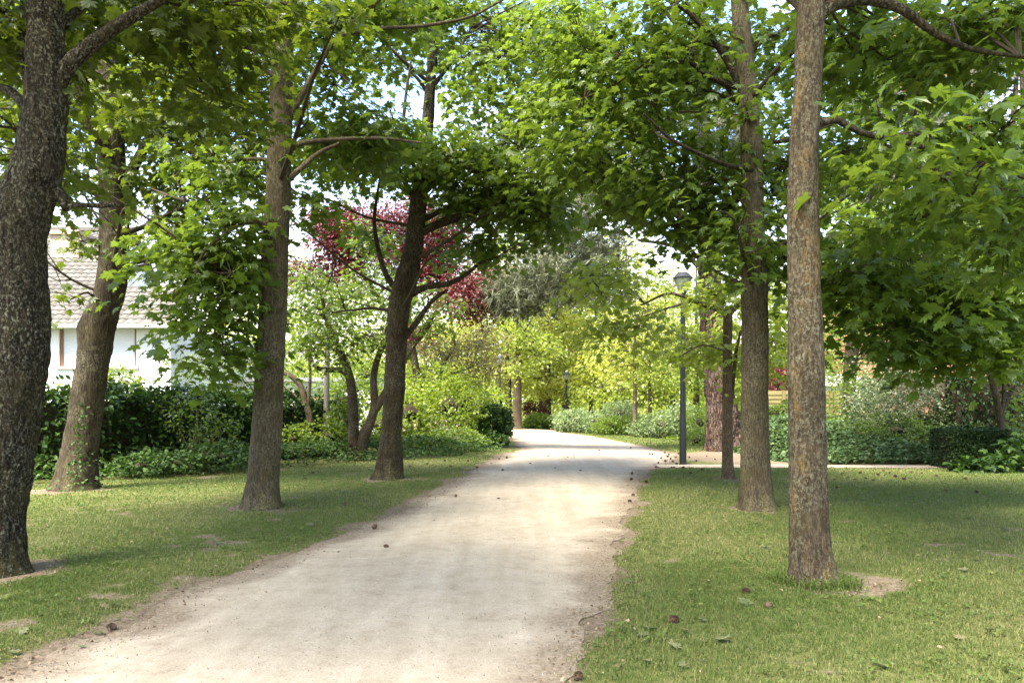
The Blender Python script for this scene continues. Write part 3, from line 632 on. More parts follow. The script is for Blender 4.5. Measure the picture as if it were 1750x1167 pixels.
tree('small_bent_tree', 'small tree with a pale bent trunk leaning left over the ivy', 'tree', P(524, 783, D6), D6,
     [(522, 784, 16), (527, 745, 13), (529, 715, 12), (523, 690, 11), (514, 660, 10), (498, 643, 9), (480, 636, 7), (455, 630, 5)],
     [[(526, 695, 6), (530, 650, 5), (530, 600, 4), (545, 560, 3)], [(518, 690, 5), (500, 672, 4), (480, 660, 3)]],
     [(420, 620, 18.4, 100, 30, 1.2, 46), (510, 600, 18.4, 60, 40, 1, 26), (350, 630, 18, 70, 26, 1, 24)],
     M_STEM, M_SHRUB, flare=.2, sides=14, size=.075, m=34, tmpl=OVAL, seed=23, rs=.4, twig_r=.008)
tree('purple_leaf_tree', 'plum coloured tree with dark red leaves behind the left maples', 'tree', (-2.6, 23, 0), 23,
     [(722, 745, 16), (718, 690, 14), (712, 640, 13), (704, 590, 12), (696, 540, 10), (690, 470, 8), (686, 400, 5)],
     [[(708, 610, 9), (680, 560, 8), (640, 500, 7), (600, 440, 5)], [(704, 590, 9), (740, 540, 8), (780, 500, 6), (820, 480, 4)], [(696, 540, 7), (720, 480, 6), (750, 420, 4)], [(690, 500, 6), (660, 440, 4), (630, 390, 3)]],
     [(585, 400, 23, 48, 56, 1.2, 150), (640, 400, 23, 50, 48, 1.2, 110), (745, 405, 22.5, 64, 50, 1.3, 170), (690, 440, 23, 60, 40, 1.2, 90), (812, 500, 21, 50, 46, .9, 120), (845, 470, 21.5, 30, 26, .7, 36), (750, 480, 22.4, 50, 40, .9, 50), (690, 370, 22.6, 60, 36, 1, 50), (595, 455, 22.6, 40, 30, .8, 50), (745, 455, 22.2, 44, 30, .8, 60), (560, 385, 22.8, 26, 30, .7, 34), (540, 460, 23, 50, 30, 1, 30), (720, 360, 23, 50, 26, 1, 36), (570, 365, 23, 34, 24, .8, 26), (700, 560, 23, 60, 30, 1, 16)],
     M_DARKSTEM, M_PURPLE, sides=14, size=.10, m=44, tmpl=OVAL, seed=29, rs=.5)
tree('pale_tan_tree', 'small tree with tan and yellow-green leaves, between the purple tree and path', 'tree', (-2.5, 25, 0), 25,
     [(728, 745, 10), (730, 710, 9), (738, 675, 8), (748, 650, 7), (760, 620, 5), (780, 590, 3)],
     [[(738, 675, 6), (728, 650, 5), (712, 630, 4), (700, 610, 3)], [(748, 650, 5), (775, 640, 4), (810, 625, 3)]],
     [(790, 600, 24.5, 60, 34, 1.3, 44), (740, 590, 25, 50, 34, 1.2, 26), (835, 620, 24.5, 34, 30, 1, 24), (780, 640, 24.2, 60, 20, 1, 16), (825, 575, 25, 40, 26, 1, 22)],
     M_DARKSTEM, M_TAN, sides=12, size=.10, m=34, tmpl=OVAL, seed=31, rs=.5)

# pines
PK = dict(tmpl=TUFT, m=20, rs=.50, flat=.14, droop=.60, pitch=(-1.3, .6), size=.20, per_hub=6)
tree('pine_tree', 'big pine with purplish fissured bark and drooping grey-green needles beside the lamp', 'tree', P(1236, 772, 20.9), 20.9,
     [(1237, 773, 66), (1236, 750, 58), (1232, 690, 51), (1226, 620, 46), (1218, 540, 40), (1213, 470, 36), (1206, 350, 31), (1200, 200, 26), (1195, 20, 19), (1192, -200, 10)],
     [[(1210, 430, 12), (1170, 380, 10, -.5), (1100, 330, 8, -1), (1020, 320, 6, -1.6), (940, 360, 4, -2)], [(1206, 350, 13), (1150, 320, 10, -.3), (1070, 300, 8, -.8), (1000, 290, 5, -1)], [(1208, 390, 12), (1130, 350, 9, .5), (1060, 350, 7, .8), (960, 420, 5, .8), (900, 490, 3, .8)],
      [(1203, 280, 12), (1140, 320, 9, -.6), (1090, 360, 7, -1), (1060, 400, 4, -1.2)], [(1202, 250, 12), (1240, 220, 10, -.5), (1290, 190, 7, -1)], [(1214, 480, 9), (1160, 425, 7, .3), (1090, 410, 5, .6)]],
     [(1010, 330, 19.5, 120, 60, 1.6, 50), (915, 475, 20.5, 70, 60, 1.4, 60), (985, 430, 20, 80, 70, 1.5, 56), (1020, 480, 20.2, 50, 34, 1, 16), (1100, 320, 19.8, 90, 50, 1.5, 40), (1240, 220, 20, 70, 70, 1.3, 50), (870, 500, 20.6, 34, 44, .8, 24), (1080, 250, 20, 120, 80, 1.8, 30), (1230, 400, 20.5, 60, 50, 1, 12), (1190, 120, 20, 90, 100, 2, 50)],
     M_BARKP, M_PINE, flare=.30, sides=40, rough=.12, seed=37, limb_bark=M_STEM, nfreq=7., **PK)
tree('pine_tree', 'leaning pine with thick bare limbs, seen high behind the right lawn', 'tree', (13.6, 21.5, 0), 21.5,
     [(1738, 770, 40), (1736, 640, 36), (1722, 500, 32), (1700, 410, 30), (1660, 345, 28), (1600, 310, 22), (1560, 230, 17), (1520, 160, 13), (1490, 60, 9)],
     [[(1640, 335, 18), (1560, 330, 12), (1490, 320, 9), (1430, 310, 5)], [(1590, 300, 14), (1545, 275, 11), (1500, 290, 7), (1450, 300, 4)], [(1700, 410, 18), (1720, 320, 14), (1730, 220, 10), (1740, 100, 6)]],
     [(1520, 320, 21, 90, 44, 1.4, 40), (1450, 290, 21, 60, 50, 1.2, 30), (1580, 230, 21.5, 90, 60, 1.5, 34), (1500, 150, 21, 90, 80, 1.6, 50), (1650, 150, 22, 110, 100, 2, 70), (1720, 300, 22, 70, 80, 1.5, 34)],
     M_BARKP, M_PINE, flare=.2, sides=28, rough=.1, seed=41, limb_bark=M_BARKP, **PK)

# right side background trees
DR6 = 19.2
tree('ivy_trunk_tree', 'pale slender tree with ivy round its foot, right of the white flecked shrub', 'tree', P(1608, 779, DR6), DR6,
     [(1608, 780, 20), (1608, 740, 17), (1607, 680, 16), (1609, 620, 15), (1612, 540, 13), (1615, 440, 10), (1618, 330, 7)],
     [[(1612, 560, 8), (1570, 530, 6, -1), (1520, 520, 4, -2)], [(1614, 480, 8), (1660, 440, 6, -1), (1700, 420, 4, -2)], [(1613, 520, 7, -.5), (1600, 480, 6, -2.5), (1580, 470, 4, -4)]],
     [(1600, 460, 14.5, 140, 70, 1.6, 50), (1480, 530, 15, 90, 50, 1.3, 36), (1700, 550, 14.5, 90, 50, 1.3, 44), (1440, 420, 16, 80, 90, 1.5, 44), (1580, 545, 15.4, 90, 30, 1.2, 22), (1700, 430, 15, 90, 90, 1.5, 44), (1540, 380, 16, 120, 70, 1.5, 40)],
     M_STEM, M_MAPLE, sides=18, size=.14, seed=43, flare=.2)
tree('young_maple', 'young maple with low sprays of big leaves over the right lawn', 'tree', (6.6, 11.2, 0), 11.2,
     [(1792, 836, 34), (1790, 800, 27), (1788, 700, 25), (1784, 600, 24), (1776, 500, 22), (1768, 400, 18), (1755, 250, 13), (1745, 100, 8)],
     [[(1780, 540, 13), (1720, 490, 10, -1), (1640, 460, 8, -1.6), (1540, 450, 6, -2), (1450, 470, 4, -2.2)], [(1774, 480, 12), (1710, 440, 9, -.8), (1640, 400, 7, -1.2), (1560, 390, 5, -1.6)],
      [(1784, 610, 11), (1740, 570, 8, -.8), (1690, 550, 6, -1.2), (1620, 555, 4, -1.6)]],
     [(1660, 480, 9.4, 110, 50, 1.0, 46), (1540, 470, 9, 100, 44, .9, 42), (1450, 480, 8.8, 60, 50, .7, 30), (1700, 590, 9.6, 70, 36, .8, 26), (1590, 570, 9.4, 90, 32, .8, 30), (1630, 400, 9.6, 120, 50, 1, 38), (1480, 400, 9.4, 80, 50, .9, 24), (1720, 500, 9.6, 70, 60, .9, 28), (1730, 300, 10, 70, 80, 1, 36), (1500, 560, 9, 40, 26, .5, 8)],
     M_BARK4, M_MAPLE, sides=20, size=.15, seed=47)
DR5 = 15.6
tree('shrubby_tree', 'thin two-stemmed shrubby tree growing up behind the clipped box hedge', 'tree', P(1716, 790, DR5), DR5,
     [(1716, 800, 15), (1712, 760, 12), (1710, 715, 11), (1700, 670, 10), (1688, 630, 8), (1676, 595, 6), (1662, 560, 4)],
     [[(1711, 720, 8), (1716, 670, 7), (1714, 620, 6), (1706, 570, 4)], [(1714, 700, 6), (1735, 660, 5), (1760, 640, 4)]],
     [(1680, 560, 15.6, 60, 36, 1, 26), (1740, 600, 15.6, 50, 40, 1, 24), (1640, 600, 15.8, 30, 20, .6, 8)],
     M_DARKSTEM, M_SHRUB, sides=14, size=.09, m=24, tmpl=OVAL, seed=53, rs=.4, twig_r=.008)
tree('autumn_tinted_tree', 'tree with orange-yellow leaves high behind the right maples', 'tree', (10.5, 25, 0), 25,
     [(1450, 755, 26), (1452, 640, 22), (1470, 500, 19), (1500, 380, 16), (1540, 260, 12), (1570, 150, 8)], [[(1530, 290, 9), (1570, 230, 6), (1620, 180, 4)]],
     [(1590, 140, 24, 80, 50, 1.4, 60), (1640, 210, 24, 60, 44, 1.2, 30), (1560, 60, 24.5, 80, 50, 1.4, 30)],
     M_BARK4, M_ORANGE, sides=16, size=.15, seed=59, m=22, tmpl=MAPLE_M, rs=.5)

# far trees, each with its own trunk, limbs and crown
def far_tree(label, px, D, trunk_w, top_py, blobs, leaf, kind='tree', name='far_tree', bark=None, size=.2, m=26, seed=1, base_py=None, lean=0, group='trees beyond the far bend'):
    X = (px - CX) / F_PX * D
    b = HY + CAMH * F_PX / D
    tr = [(px + lean * (1 - k), b * (1 - k) + top_py * k, trunk_w * (1 - .8 * k)) for k in (0, .15, .4, .7, 1)]
    mid = b * .5 + top_py * .5
    limbs = [[(px, mid, trunk_w * .45), (px + dx * .5, mid - abs(dx) * .6, trunk_w * .3, dz), (px + dx, mid - abs(dx) * .9, trunk_w * .15, dz * 2)] for dx, dz in ((-50, .6), (45, -.5))]
    return tree(name, label, 'tree', (X, D, 0), D, tr, limbs, blobs, bark or M_STEM, leaf, sides=14, step=.15, flare=.25, size=size, m=m, tmpl=DIAM, rs=.75, seed=seed, group=group, twig_r=.02, per_hub=12)
far_tree('tall tree with a pale trunk where the path bends out of sight', 884, 38.5, 17, 420, [(890, 560, 38, 60, 50, 2.2, 60), (850, 520, 39, 60, 60, 2.2, 50), (920, 590, 38, 50, 36, 1.8, 36), (900, 480, 39, 70, 50, 2.2, 50), (880, 625, 37.5, 40, 20, 1.2, 14), (900, 400, 40, 80, 60, 2.5, 60), (980, 440, 42, 70, 60, 2.5, 50)], M_LIGHT, seed=61)
far_tree('brown-trunked tree just left of the pale trunk at the bend', 868, 40, 14, 400, [(830, 580, 40, 50, 50, 2.2, 50), (870, 450, 41, 70, 50, 2.5, 40), (800, 520, 41, 60, 60, 2.5, 40)], M_YELLOW, seed=62, bark=M_BARK4)
far_tree('dense green tree standing right behind the farther lamp', 967, 52, 13, 380, [(970, 560, 52, 60, 60, 3, 90), (955, 640, 51, 40, 40, 2, 50), (1010, 600, 52, 50, 50, 2.6, 60), (960, 480, 53, 70, 50, 3, 60), (1000, 660, 50, 40, 24, 2, 24)], M_SHRUB, seed=63, bark=M_BARK4, size=.24)
far_tree('slim pale-stemmed tree above the silver bush', 1085, 30, 9, 470, [(1080, 570, 30, 60, 40, 1.8, 44), (1060, 620, 30.5, 50, 30, 1.6, 30), (1110, 530, 31, 50, 40, 1.8, 30)], M_YELLOW, seed=64, size=.15, bark=M_STEM)
far_tree('slim pale-stemmed tree with a crooked stem right of the silver bush', 1106, 30.5, 8, 500, [(1120, 600, 30, 50, 40, 1.6, 36), (1150, 560, 31, 50, 40, 1.8, 36), (1130, 650, 30, 40, 24, 1.4, 18)], M_LIGHT, seed=65, size=.15, lean=6)
far_tree('yellow-green tree left of the slim pale stems', 1030, 46, 12, 440, [(1030, 560, 46, 60, 50, 2.6, 60), (1060, 640, 45, 60, 36, 2.4, 50), (1040, 490, 47, 60, 40, 2.6, 40), (1060, 430, 47, 70, 50, 2.6, 40), (1110, 500, 45, 60, 50, 2.6, 40)], M_YELLOW, seed=66, size=.22)
far_tree('leafy tree half hidden behind the pine trunk', 1190, 34, 13, 450, [(1190, 620, 33, 60, 44, 2, 50), (1180, 540, 34, 60, 50, 2.2, 40), (1240, 600, 34, 50, 50, 2, 36)], M_SHRUB, seed=67, size=.18, bark=M_BARK4)
far_tree('spreading tree behind the wooden fence', 1350, 33, 16, 400, [(1340, 580, 33, 80, 50, 2.2, 60), (1420, 560, 34, 70, 60, 2.4, 50), (1300, 500, 34, 70, 60, 2.4, 40), (1400, 610, 31, 60, 30, 1.6, 36)], M_SHRUB, seed=68, size=.18, bark=M_BARK4, group='trees behind the gardens')
far_tree('light green tree behind the white shed', 470, 32, 15, 420, [(450, 560, 31, 80, 60, 2, 56), (540, 560, 31, 60, 60, 2, 50), (500, 480, 32, 90, 60, 2.4, 60), (560, 480, 32, 60, 40, 2, 30), (620, 520, 32, 60, 40, 2, 34), (600, 600, 30, 60, 40, 1.8, 40)], M_LIGHT, seed=69, size=.17, bark=M_BARK4, group='trees behind the gardens')
far_tree('yellowish tree behind the small tan tree', 700, 36, 14, 470, [(680, 590, 35, 80, 50, 2.2, 50), (750, 560, 36, 70, 50, 2.4, 46), (640, 650, 33, 70, 40, 2, 40), (800, 640, 35, 60, 40, 2, 40)], M_YELLOW, seed=70, size=.18)
far_tree('broad tree filling the gap left of the bend', 800, 55, 16, 400, [(790, 600, 55, 70, 70, 3.5, 70), (850, 640, 54, 60, 50, 3, 50), (740, 640, 53, 60, 60, 3, 50)], M_LIGHT, seed=71, size=.26)
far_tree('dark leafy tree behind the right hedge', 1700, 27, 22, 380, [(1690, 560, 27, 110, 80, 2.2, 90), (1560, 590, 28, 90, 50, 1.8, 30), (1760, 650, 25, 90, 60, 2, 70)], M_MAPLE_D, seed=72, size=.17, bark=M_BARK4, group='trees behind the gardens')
far_tree('low leafy tree between the two far lamps', 925, 48, 10, 480, [(925, 640, 47, 44, 34, 2, 50), (930, 570, 48, 50, 50, 2.4, 44)], M_LIGHT, seed=73, size=.24)
far_tree('small yellow-green tree above the arching grey-green shrub', 1010, 42, 8, 540, [(1010, 650, 41, 46, 34, 2, 56), (1020, 610, 42, 40, 34, 2, 40)], M_YELLOW, seed=74, size=.2)
far_tree('bushy tree closing the gap behind the near lamp post', 1150, 40, 10, 480, [(1140, 650, 39, 50, 40, 2, 60), (1160, 590, 40, 60, 50, 2.4, 60), (1150, 500, 41, 70, 50, 2.4, 40), (1090, 665, 41, 46, 30, 2, 44)], M_LIGHT, seed=75, size=.2)
far_tree('feathery light tree behind the tan tree', 770, 42, 12, 430, [(770, 580, 41, 80, 60, 2.4, 60), (800, 660, 40, 60, 34, 2, 50), (720, 650, 40, 60, 44, 2, 50)], M_LIGHT, seed=76, size=.2)
far_tree('tall tree behind the fence end, between the right maples', 1330, 40, 16, 380, [(1330, 620, 39, 70, 50, 2.4, 60), (1260, 640, 38, 50, 40, 2, 44), (1400, 600, 40, 60, 60, 2.4, 50)], M_LIGHT, seed=77, size=.22, bark=M_BARK4, group='trees behind the gardens')
far_tree('large soft yellow-green draping tree filling the view at the path end', 935, 45, 16, 400, [(930, 520, 45, 80, 70, 3, 110), (900, 600, 44, 60, 50, 2.6, 80), (980, 590, 44, 60, 60, 2.6, 80), (940, 660, 43, 50, 26, 2, 44), (1020, 540, 46, 60, 60, 3, 60), (870, 640, 43, 40, 34, 2, 40)], M_YELLOW, seed=81, size=.22)
far_tree('full light green tree right of the bend behind the verge shrubs', 1070, 40, 12, 420, [(1070, 600, 40, 70, 50, 2.4, 90), (1050, 665, 39, 60, 26, 2, 50), (1110, 650, 39, 50, 34, 2, 50), (1080, 530, 41, 70, 50, 2.6, 60)], M_LIGHT, seed=82, size=.2)
# the wood behind everything
g = G()
for k in range(110):
    a_ = rng.uniform(-.78, .78); d_ = rng.uniform(60, 84); hh = rng.uniform(4, 8.5)
    c = np.array([math.tan(a_) * d_, d_, hh * .5]); n = 60
    sprays(g, c + in_ball(n) * np.array([4.2, 2.4, hh * .62]), 18, 1.3, .42, DIAM, hue=np.clip(rng.normal(rng.uniform(.2, .8), .2, n), 0, 1))
tag(link('far_woods', g.mesh('far_woods', [M_LIGHT, M_TWIG])), 'belt of distant trees closing the view behind the gardens', 'woods', kind='stuff')

# ------------------------------------------------------------------ hedges, shrubs and ground cover
def ball(g, c, r, mat, seed, nu=18, nv=11, amp=.25):
    u = np.linspace(0, 2 * PI, nu, endpoint=False); v = np.linspace(.02, PI - .02, nv)
    d = np.stack([np.sin(v)[:, None] * np.cos(u), np.sin(v)[:, None] * np.sin(u), np.repeat(np.cos(v)[:, None], nu, 1)], -1)
    V = np.asarray(c) + d * np.asarray(r) * (1 + amp * (vnoise(d * 2.3 + seed, seed) - .5) * 2)[..., None]
    V[..., 2] = np.maximum(V[..., 2], -.03)
    i = np.arange(nv - 1)[:, None] * nu; j = np.arange(nu)[None]; k = (j + 1) % nu
    g.add(V.reshape(-1, 3), np.stack([i + j, i + nu + j, i + nu + k, i + k], -1).reshape(-1, 4), mat, .1)
def out_leaves(g, pos, nrm, size, tmpl, mat=0, jitter=.7, lo=0., hi=1., up=.35):
    n = len(pos)
    d = nrm + rng.normal(0, jitter, (n, 3)); d[:, 2] += up * .3
    az = np.arctan2(d[:, 1], d[:, 0]); pitch = np.clip(rng.normal(-.25, .5, n) + up * d[:, 2], -1.3, 1.2)
    put_leaves(g, tmpl, pos, frames(az, pitch, rng.normal(0, .6, n)), size * rng.uniform(.6, 1.25, n), np.clip(lo + (hi - lo) * rng.uniform(0, 1, n), 0, 1), mat)
def bush(name, label, cat, lobes, mat, size, tmpl=OVAL, stem=None, group=None, core=.66, sprig=.10, stems=5, metres=False):
    L = [l if metres else (*P(l[0], l[1], l[2]), l[3] * l[2] / F_PX, l[5], l[4] * l[2] / F_PX, l[6]) for l in lobes]
    b = np.array([np.mean([l[0] for l in L]), np.mean([l[1] for l in L]), 0.])
    e = empty(name, b, label, cat, group); g = G()
    for q, (x, y, z, rx, ry, rz, n) in enumerate(L):
        d = rng.normal(0, 1, (n, 3)); d /= np.linalg.norm(d, axis=1)[:, None]
        bump = 1 + .30 * (vnoise(d * 3.1 + q, 90 + q) - .5) * 2
        r = bump * np.maximum(.42, 1 - np.abs(rng.normal(0, .22, n))) + np.abs(rng.normal(0, sprig, n)) * (rng.uniform(0, 1, n) < .35)
        p = np.array([x, y, z]) + d * np.array([rx, ry, rz]) * r[:, None]
        ok = p[:, 2] > .03
        nr = d / np.array([rx, ry, rz]); nr /= np.linalg.norm(nr, axis=1)[:, None]
        out_leaves(g, p[ok], nr[ok], size, tmpl)
        if core: ball(g, (x, y, z), np.array([rx, ry, rz]) * core * .42, 1, q + 3)
    link('foliage', g.mesh('foliage', [mat, M_TWIG], b), e)
    g = G()
    for k in range(stems):
        l = L[rng.integers(0, len(L))]
        a = np.array([b[0] + rng.normal(0, .12), b[1] + rng.normal(0, .12), -.05]); c = np.array(l[:3]) + in_ball(1)[0] * np.array([l[3], l[4], l[5]]) * .7
        tube(g, [a, (a + c) / 2 + rng.normal(0, .06, 3), c], [.022, .016, .007], .15, 7, .05)
    link('stem', g.mesh('stem', stem or M_STEM, b, True), e)
    return e
def hedge(name, label, line, h, depth, n, mat, size, tmpl=OVAL, cat='hedge', ragged=.08, clipped=False, group=None):
    """line: plan points along the front foot; the leaves cover front, top, back and ends of a solid twiggy body"""
    line = np.asarray(line, float); h = np.broadcast_to(np.asarray(h, float), (len(line),))
    seg = np.linalg.norm(np.diff(line, axis=0), axis=1); s = np.concatenate([[0], np.cumsum(seg)]); Lt = s[-1]
    def at(t):
        x, y = np.interp(t, s, line[:, 0]), np.interp(t, s, line[:, 1])
        x2, y2 = np.interp(np.minimum(t + .05, Lt), s, line[:, 0]), np.interp(np.minimum(t + .05, Lt), s, line[:, 1])
        x1, y1 = np.interp(np.maximum(t - .05, 0), s, line[:, 0]), np.interp(np.maximum(t - .05, 0), s, line[:, 1])
        q = np.hypot(x2 - x1, y2 - y1); return x, y, (x2 - x1) / q, (y2 - y1) / q, np.interp(t, s, h)
    g = G()
    face = rng.choice(4, n, p=[.46, .28, .12, .14] if clipped else [.52, .31, .14, .03])
    t = np.where(face == 3, rng.integers(0, 2, n) * Lt, rng.uniform(0, Lt, n)); x, y, tx, ty, hh = at(t)
    u = rng.uniform(0, 1, n)
    dep = np.where(face == 0, 0, np.where(face == 1, u * depth, np.where(face == 2, depth, u * depth)))
    z = np.where(face == 1, hh, rng.uniform(.03, 1, n) * hh)
    e_ = np.where(face == 3, np.where(t > Lt / 2, 1., -1.), 0)
    px_, py2 = x - ty * dep, y + tx * dep
    nr = np.stack([np.where(face == 0, ty, np.where(face == 2, -ty, 0)) + np.where(face == 3, np.sign(e_) * tx, 0), np.where(face == 0, -tx, np.where(face == 2, tx, 0)) + np.where(face == 3, np.sign(e_) * ty, 0), (face == 1) * 1.], -1)
    pos = np.stack([px_, py2, z], -1)
    off = (vnoise(pos * (2.2 if not clipped else 5), 7) - .5) * ragged * 2.4 + rng.normal(0, ragged * .45, n) + (rng.uniform(0, 1, n) < .06) * rng.uniform(0, ragged * 2.2, n) * (not clipped)
    pos = pos + nr * off[:, None]; pos[:, 2] = np.maximum(pos[:, 2], .03)
    out_leaves(g, pos, nr, size, tmpl, jitter=.8)
    K = max(2, int(Lt / .25)); tt = np.linspace(.08, Lt - .08, K); x, y, tx, ty, hh = at(tt)
    ins = ragged + .05
    prof = [(ins, 0.), (ins, .93), (depth - ins, .93), (depth - ins, 0.)]
    V = np.stack([np.stack([x - ty * a, y + tx * a, np.maximum(hh - ins, .05) * (b / .93 if b else 0) + (vnoise(np.stack([x, y, x * 0], -1) * 3, 4) - .5) * ragged * (b > 0)], -1) for a, b in prof], 1)
    i = np.arange(K - 1)[:, None] * 4; j = np.arange(3)[None]
    g.add(V.reshape(-1, 3), np.stack([i + j, i + 4 + j, i + 5 + j, i + 1 + j], -1).reshape(-1, 4), 1, .05)
    g.add(np.vstack([V[0], V[-1]]), [(0, 1, 2, 3), (4, 7, 6, 5)], 1, .05)
    o = link(name, g.mesh(name, [mat, M_TWIG])); return tag(o, label, cat, group)

def gp(px, D): return ((px - CX) / F_PX * D, D)
hedge('laurel_hedge', 'long dark laurel hedge along the back of the left lawn', [(-15, 10.6), gp(60, 13.0), gp(200, 13.9), gp(330, 15.4), gp(430, 17.2), gp(600, 20.2)], [1.45, 1.45, 1.44, 1.38, 1.40, 1.3], .9, 26000, M_LAUREL, .12, ragged=.13)
bush('golden_shrub', 'sunlit yellow-green shrub rising behind the laurel hedge by the house window', 'shrub', [(190, 668, 15.6, 62, 36, .6, 1500), (140, 675, 15.8, 40, 22, .5, 500), (250, 690, 15.8, 40, 20, .5, 500)], M_GOLD, .10)
bush('leafy_shrub', 'green open shrub with pale stems against the dark laurel hedge', 'shrub', [(330, 715, 14.6, 44, 40, .5, 460), (295, 700, 14.8, 30, 26, .4, 200), (375, 745, 14.8, 40, 32, .5, 380)], M_MID, .085, core=0, stem=M_TWIGL, sprig=.25, stems=8)
bush('low_shrub', 'dark green low shrub at the foot of the hedge, left of the straight grey maple', 'shrub', [(370, 780, 14.3, 60, 24, .5, 800), (300, 790, 13.8, 50, 20, .4, 600), (240, 795, 13.4, 50, 22, .4, 600)], M_IVY, .07, IVY, core=.5, sprig=.2)
bush('fern_clump', 'bright green ferny clump between the straight grey maple and the bent tree', 'shrub', [(560, 745, 18.2, 50, 26, .5, 900), (500, 750, 17.6, 30, 22, .4, 500), (590, 720, 18.8, 30, 34, .5, 600)], M_SHRUB, .10, sprig=.3, core=.5)
bush('climbing_ivy_shrub', 'green climber heaped on the old slatted fence left of the many-stemmed tree', 'shrub', [(590, 690, 19.6, 26, 40, .4, 700), (575, 720, 19.4, 20, 30, .3, 400)], M_SHRUB, .085, IVY)
bush('golden_shrub', 'wide sunlit yellow-green shrub behind the dark many-limbed maple', 'shrub', [(700, 705, 21.5, 60, 50, .8, 1700), (765, 695, 22, 60, 56, .9, 1900), (735, 655, 23, 64, 36, .8, 1200), (650, 725, 20.8, 40, 34, .6, 800), (800, 690, 23, 40, 46, .8, 1000)], M_GOLD, .11, sprig=.2)
bush('garden_shrub', 'mid-green shrub filling the gap behind the many-stemmed tree', 'shrub', [(600, 665, 22.5, 44, 34, .8, 1300), (560, 690, 22.2, 36, 36, .7, 1000), (645, 690, 22, 36, 40, .7, 1100), (620, 640, 23, 40, 26, .7, 800)], M_SHRUB, .10, sprig=.25)
bush('garden_shrub', 'loose green shrub in front of the white outbuilding, left of the bent tree', 'shrub', [(490, 670, 22.5, 34, 26, .6, 700), (455, 680, 22, 30, 22, .5, 500)], M_MID, .09, core=0, sprig=.3)
bush('golden_shrub', 'low bright shrub spilling onto the grass left of the round laurel', 'shrub', [(780, 752, 20.8, 48, 20, .6, 1100), (740, 758, 20.2, 50, 20, .6, 1000), (690, 765, 19.6, 40, 16, .5, 600)], M_SHRUB, .09, sprig=.2)
bush('round_laurel_bush', 'rounded glossy laurel bush at the left edge where the path bends', 'shrub', [(842, 728, 22.8, 30, 32, .5, 2000), (822, 742, 22.4, 22, 20, .4, 700), (858, 718, 23.2, 16, 20, .4, 500)], M_LAUREL, .13)
bush('golden_shrub', 'pale yellow-green shrub behind the round laurel bush', 'shrub', [(800, 695, 27, 50, 34, 1., 1200), (840, 690, 28, 36, 26, .9, 700)], M_GOLD, .13)
bush('clipped_mound', 'low rounded green mound facing the camera at the end of the path', 'shrub', [(922, 722, 39.6, 28, 14, .6, 2600), (908, 724, 39.5, 16, 11, .5, 900), (938, 724, 39.6, 14, 11, .5, 900)], M_SHRUB, .10, DIAM, sprig=.05)
bush('dark_bronze_shrub', 'small bronze-purple shrub peeping over the green mound', 'shrub', [(912, 698, 43, 18, 12, .6, 600)], M_PURPLE, .14, DIAM)
bush('grey_green_shrub', 'arching grey-green shrub right of the path end, below the farther lamp', 'shrub', [(985, 718, 35, 34, 18, 1., 1700), (965, 722, 36, 18, 18, .7, 800), (1020, 722, 34, 34, 16, .9, 1300)], M_GREYLEAF, .12, DIAM, sprig=.25)
bush('silver_bush', 'whitish silver-leaved round bush on the far right verge', 'shrub', [(1058, 705, 33, 32, 18, .8, 1700)], M_GREYLEAF, .10, DIAM)
bush('verge_shrub', 'fresh green shrub in front of the silver bush', 'shrub', [(1045, 728, 32, 30, 14, .7, 1200), (1080, 726, 31.5, 34, 16, .7, 1200)], M_SHRUB, .11, DIAM, sprig=.2)
bush('verge_shrub', 'pale arching shrub between the silver bush and the lamp post', 'shrub', [(1130, 725, 29, 34, 20, .8, 1400), (1100, 732, 29.5, 26, 14, .6, 800), (1165, 715, 28, 26, 26, .7, 900)], M_GREYLEAF, .10, DIAM, sprig=.2)
bush('verge_shrub', 'bright upright shrub just behind the near lamp post', 'shrub', [(1196, 722, 25, 22, 30, .6, 1100), (1190, 752, 23.6, 24, 20, .5, 700)], M_SHRUB, .09, sprig=.15)
hedge('garden_hedge', 'short square-cut hedge behind the second right maple', [gp(1252, 25.5), gp(1345, 25)], 1.15, .9, 3600, M_SHRUB, .09, ragged=.05, clipped=True)
bush('purple_bush', 'dark purple bush at the end of the wooden fence', 'shrub', [(1330, 655, 28, 24, 26, .7, 900), (1165, 640, 33, 14, 20, .5, 400)][:1], M_PURPLE, .11, DIAM)
bush('variegated_shrub', 'tall shrub flecked with cream leaves in front of the tiled house', 'shrub', [(1535, 665, 19.4, 62, 52, .9, 4200), (1500, 700, 19, 50, 40, .7, 2000), (1590, 690, 19.6, 36, 40, .6, 1300), (1560, 615, 19.8, 40, 30, .6, 1000)], M_VARIEG, .075, sprig=.2, core=0)
bush('dark_shrub', 'dark green bushy shrub hiding the end of the wooden fence', 'shrub', [(1455, 690, 22, 44, 44, .8, 1500), (1480, 655, 22.6, 50, 40, .8, 1100), (1410, 735, 20.5, 30, 24, .5, 600)], M_SHRUB, .085, sprig=.25)
bush('feathery_shrub', 'soft fine-leaved green shrub rising out of the right ivy bank', 'shrub', [(1530, 735, 18.2, 60, 30, .6, 1800), (1470, 745, 18.4, 50, 26, .6, 1200)], M_SHRUB, .055, sprig=.25, core=.5)
bush('ivy_climber', 'ivy hanging round the foot of the pale slender trunk', 'ivy', [(1622, 735, 19.0, 13, 46, .18, 500), (1600, 715, 19.0, 12, 30, .16, 260)], M_GREYLEAF, .07, IVY, core=0)
hedge('tall_dark_hedge', 'tall dark hedge closing the right side behind the clipped box hedge', [gp(1635, 18.6), gp(1780, 18.4), gp(2050, 18)], [1.9, 2.0, 2.0], 1.0, 9000, M_YEW, .11, ragged=.14)
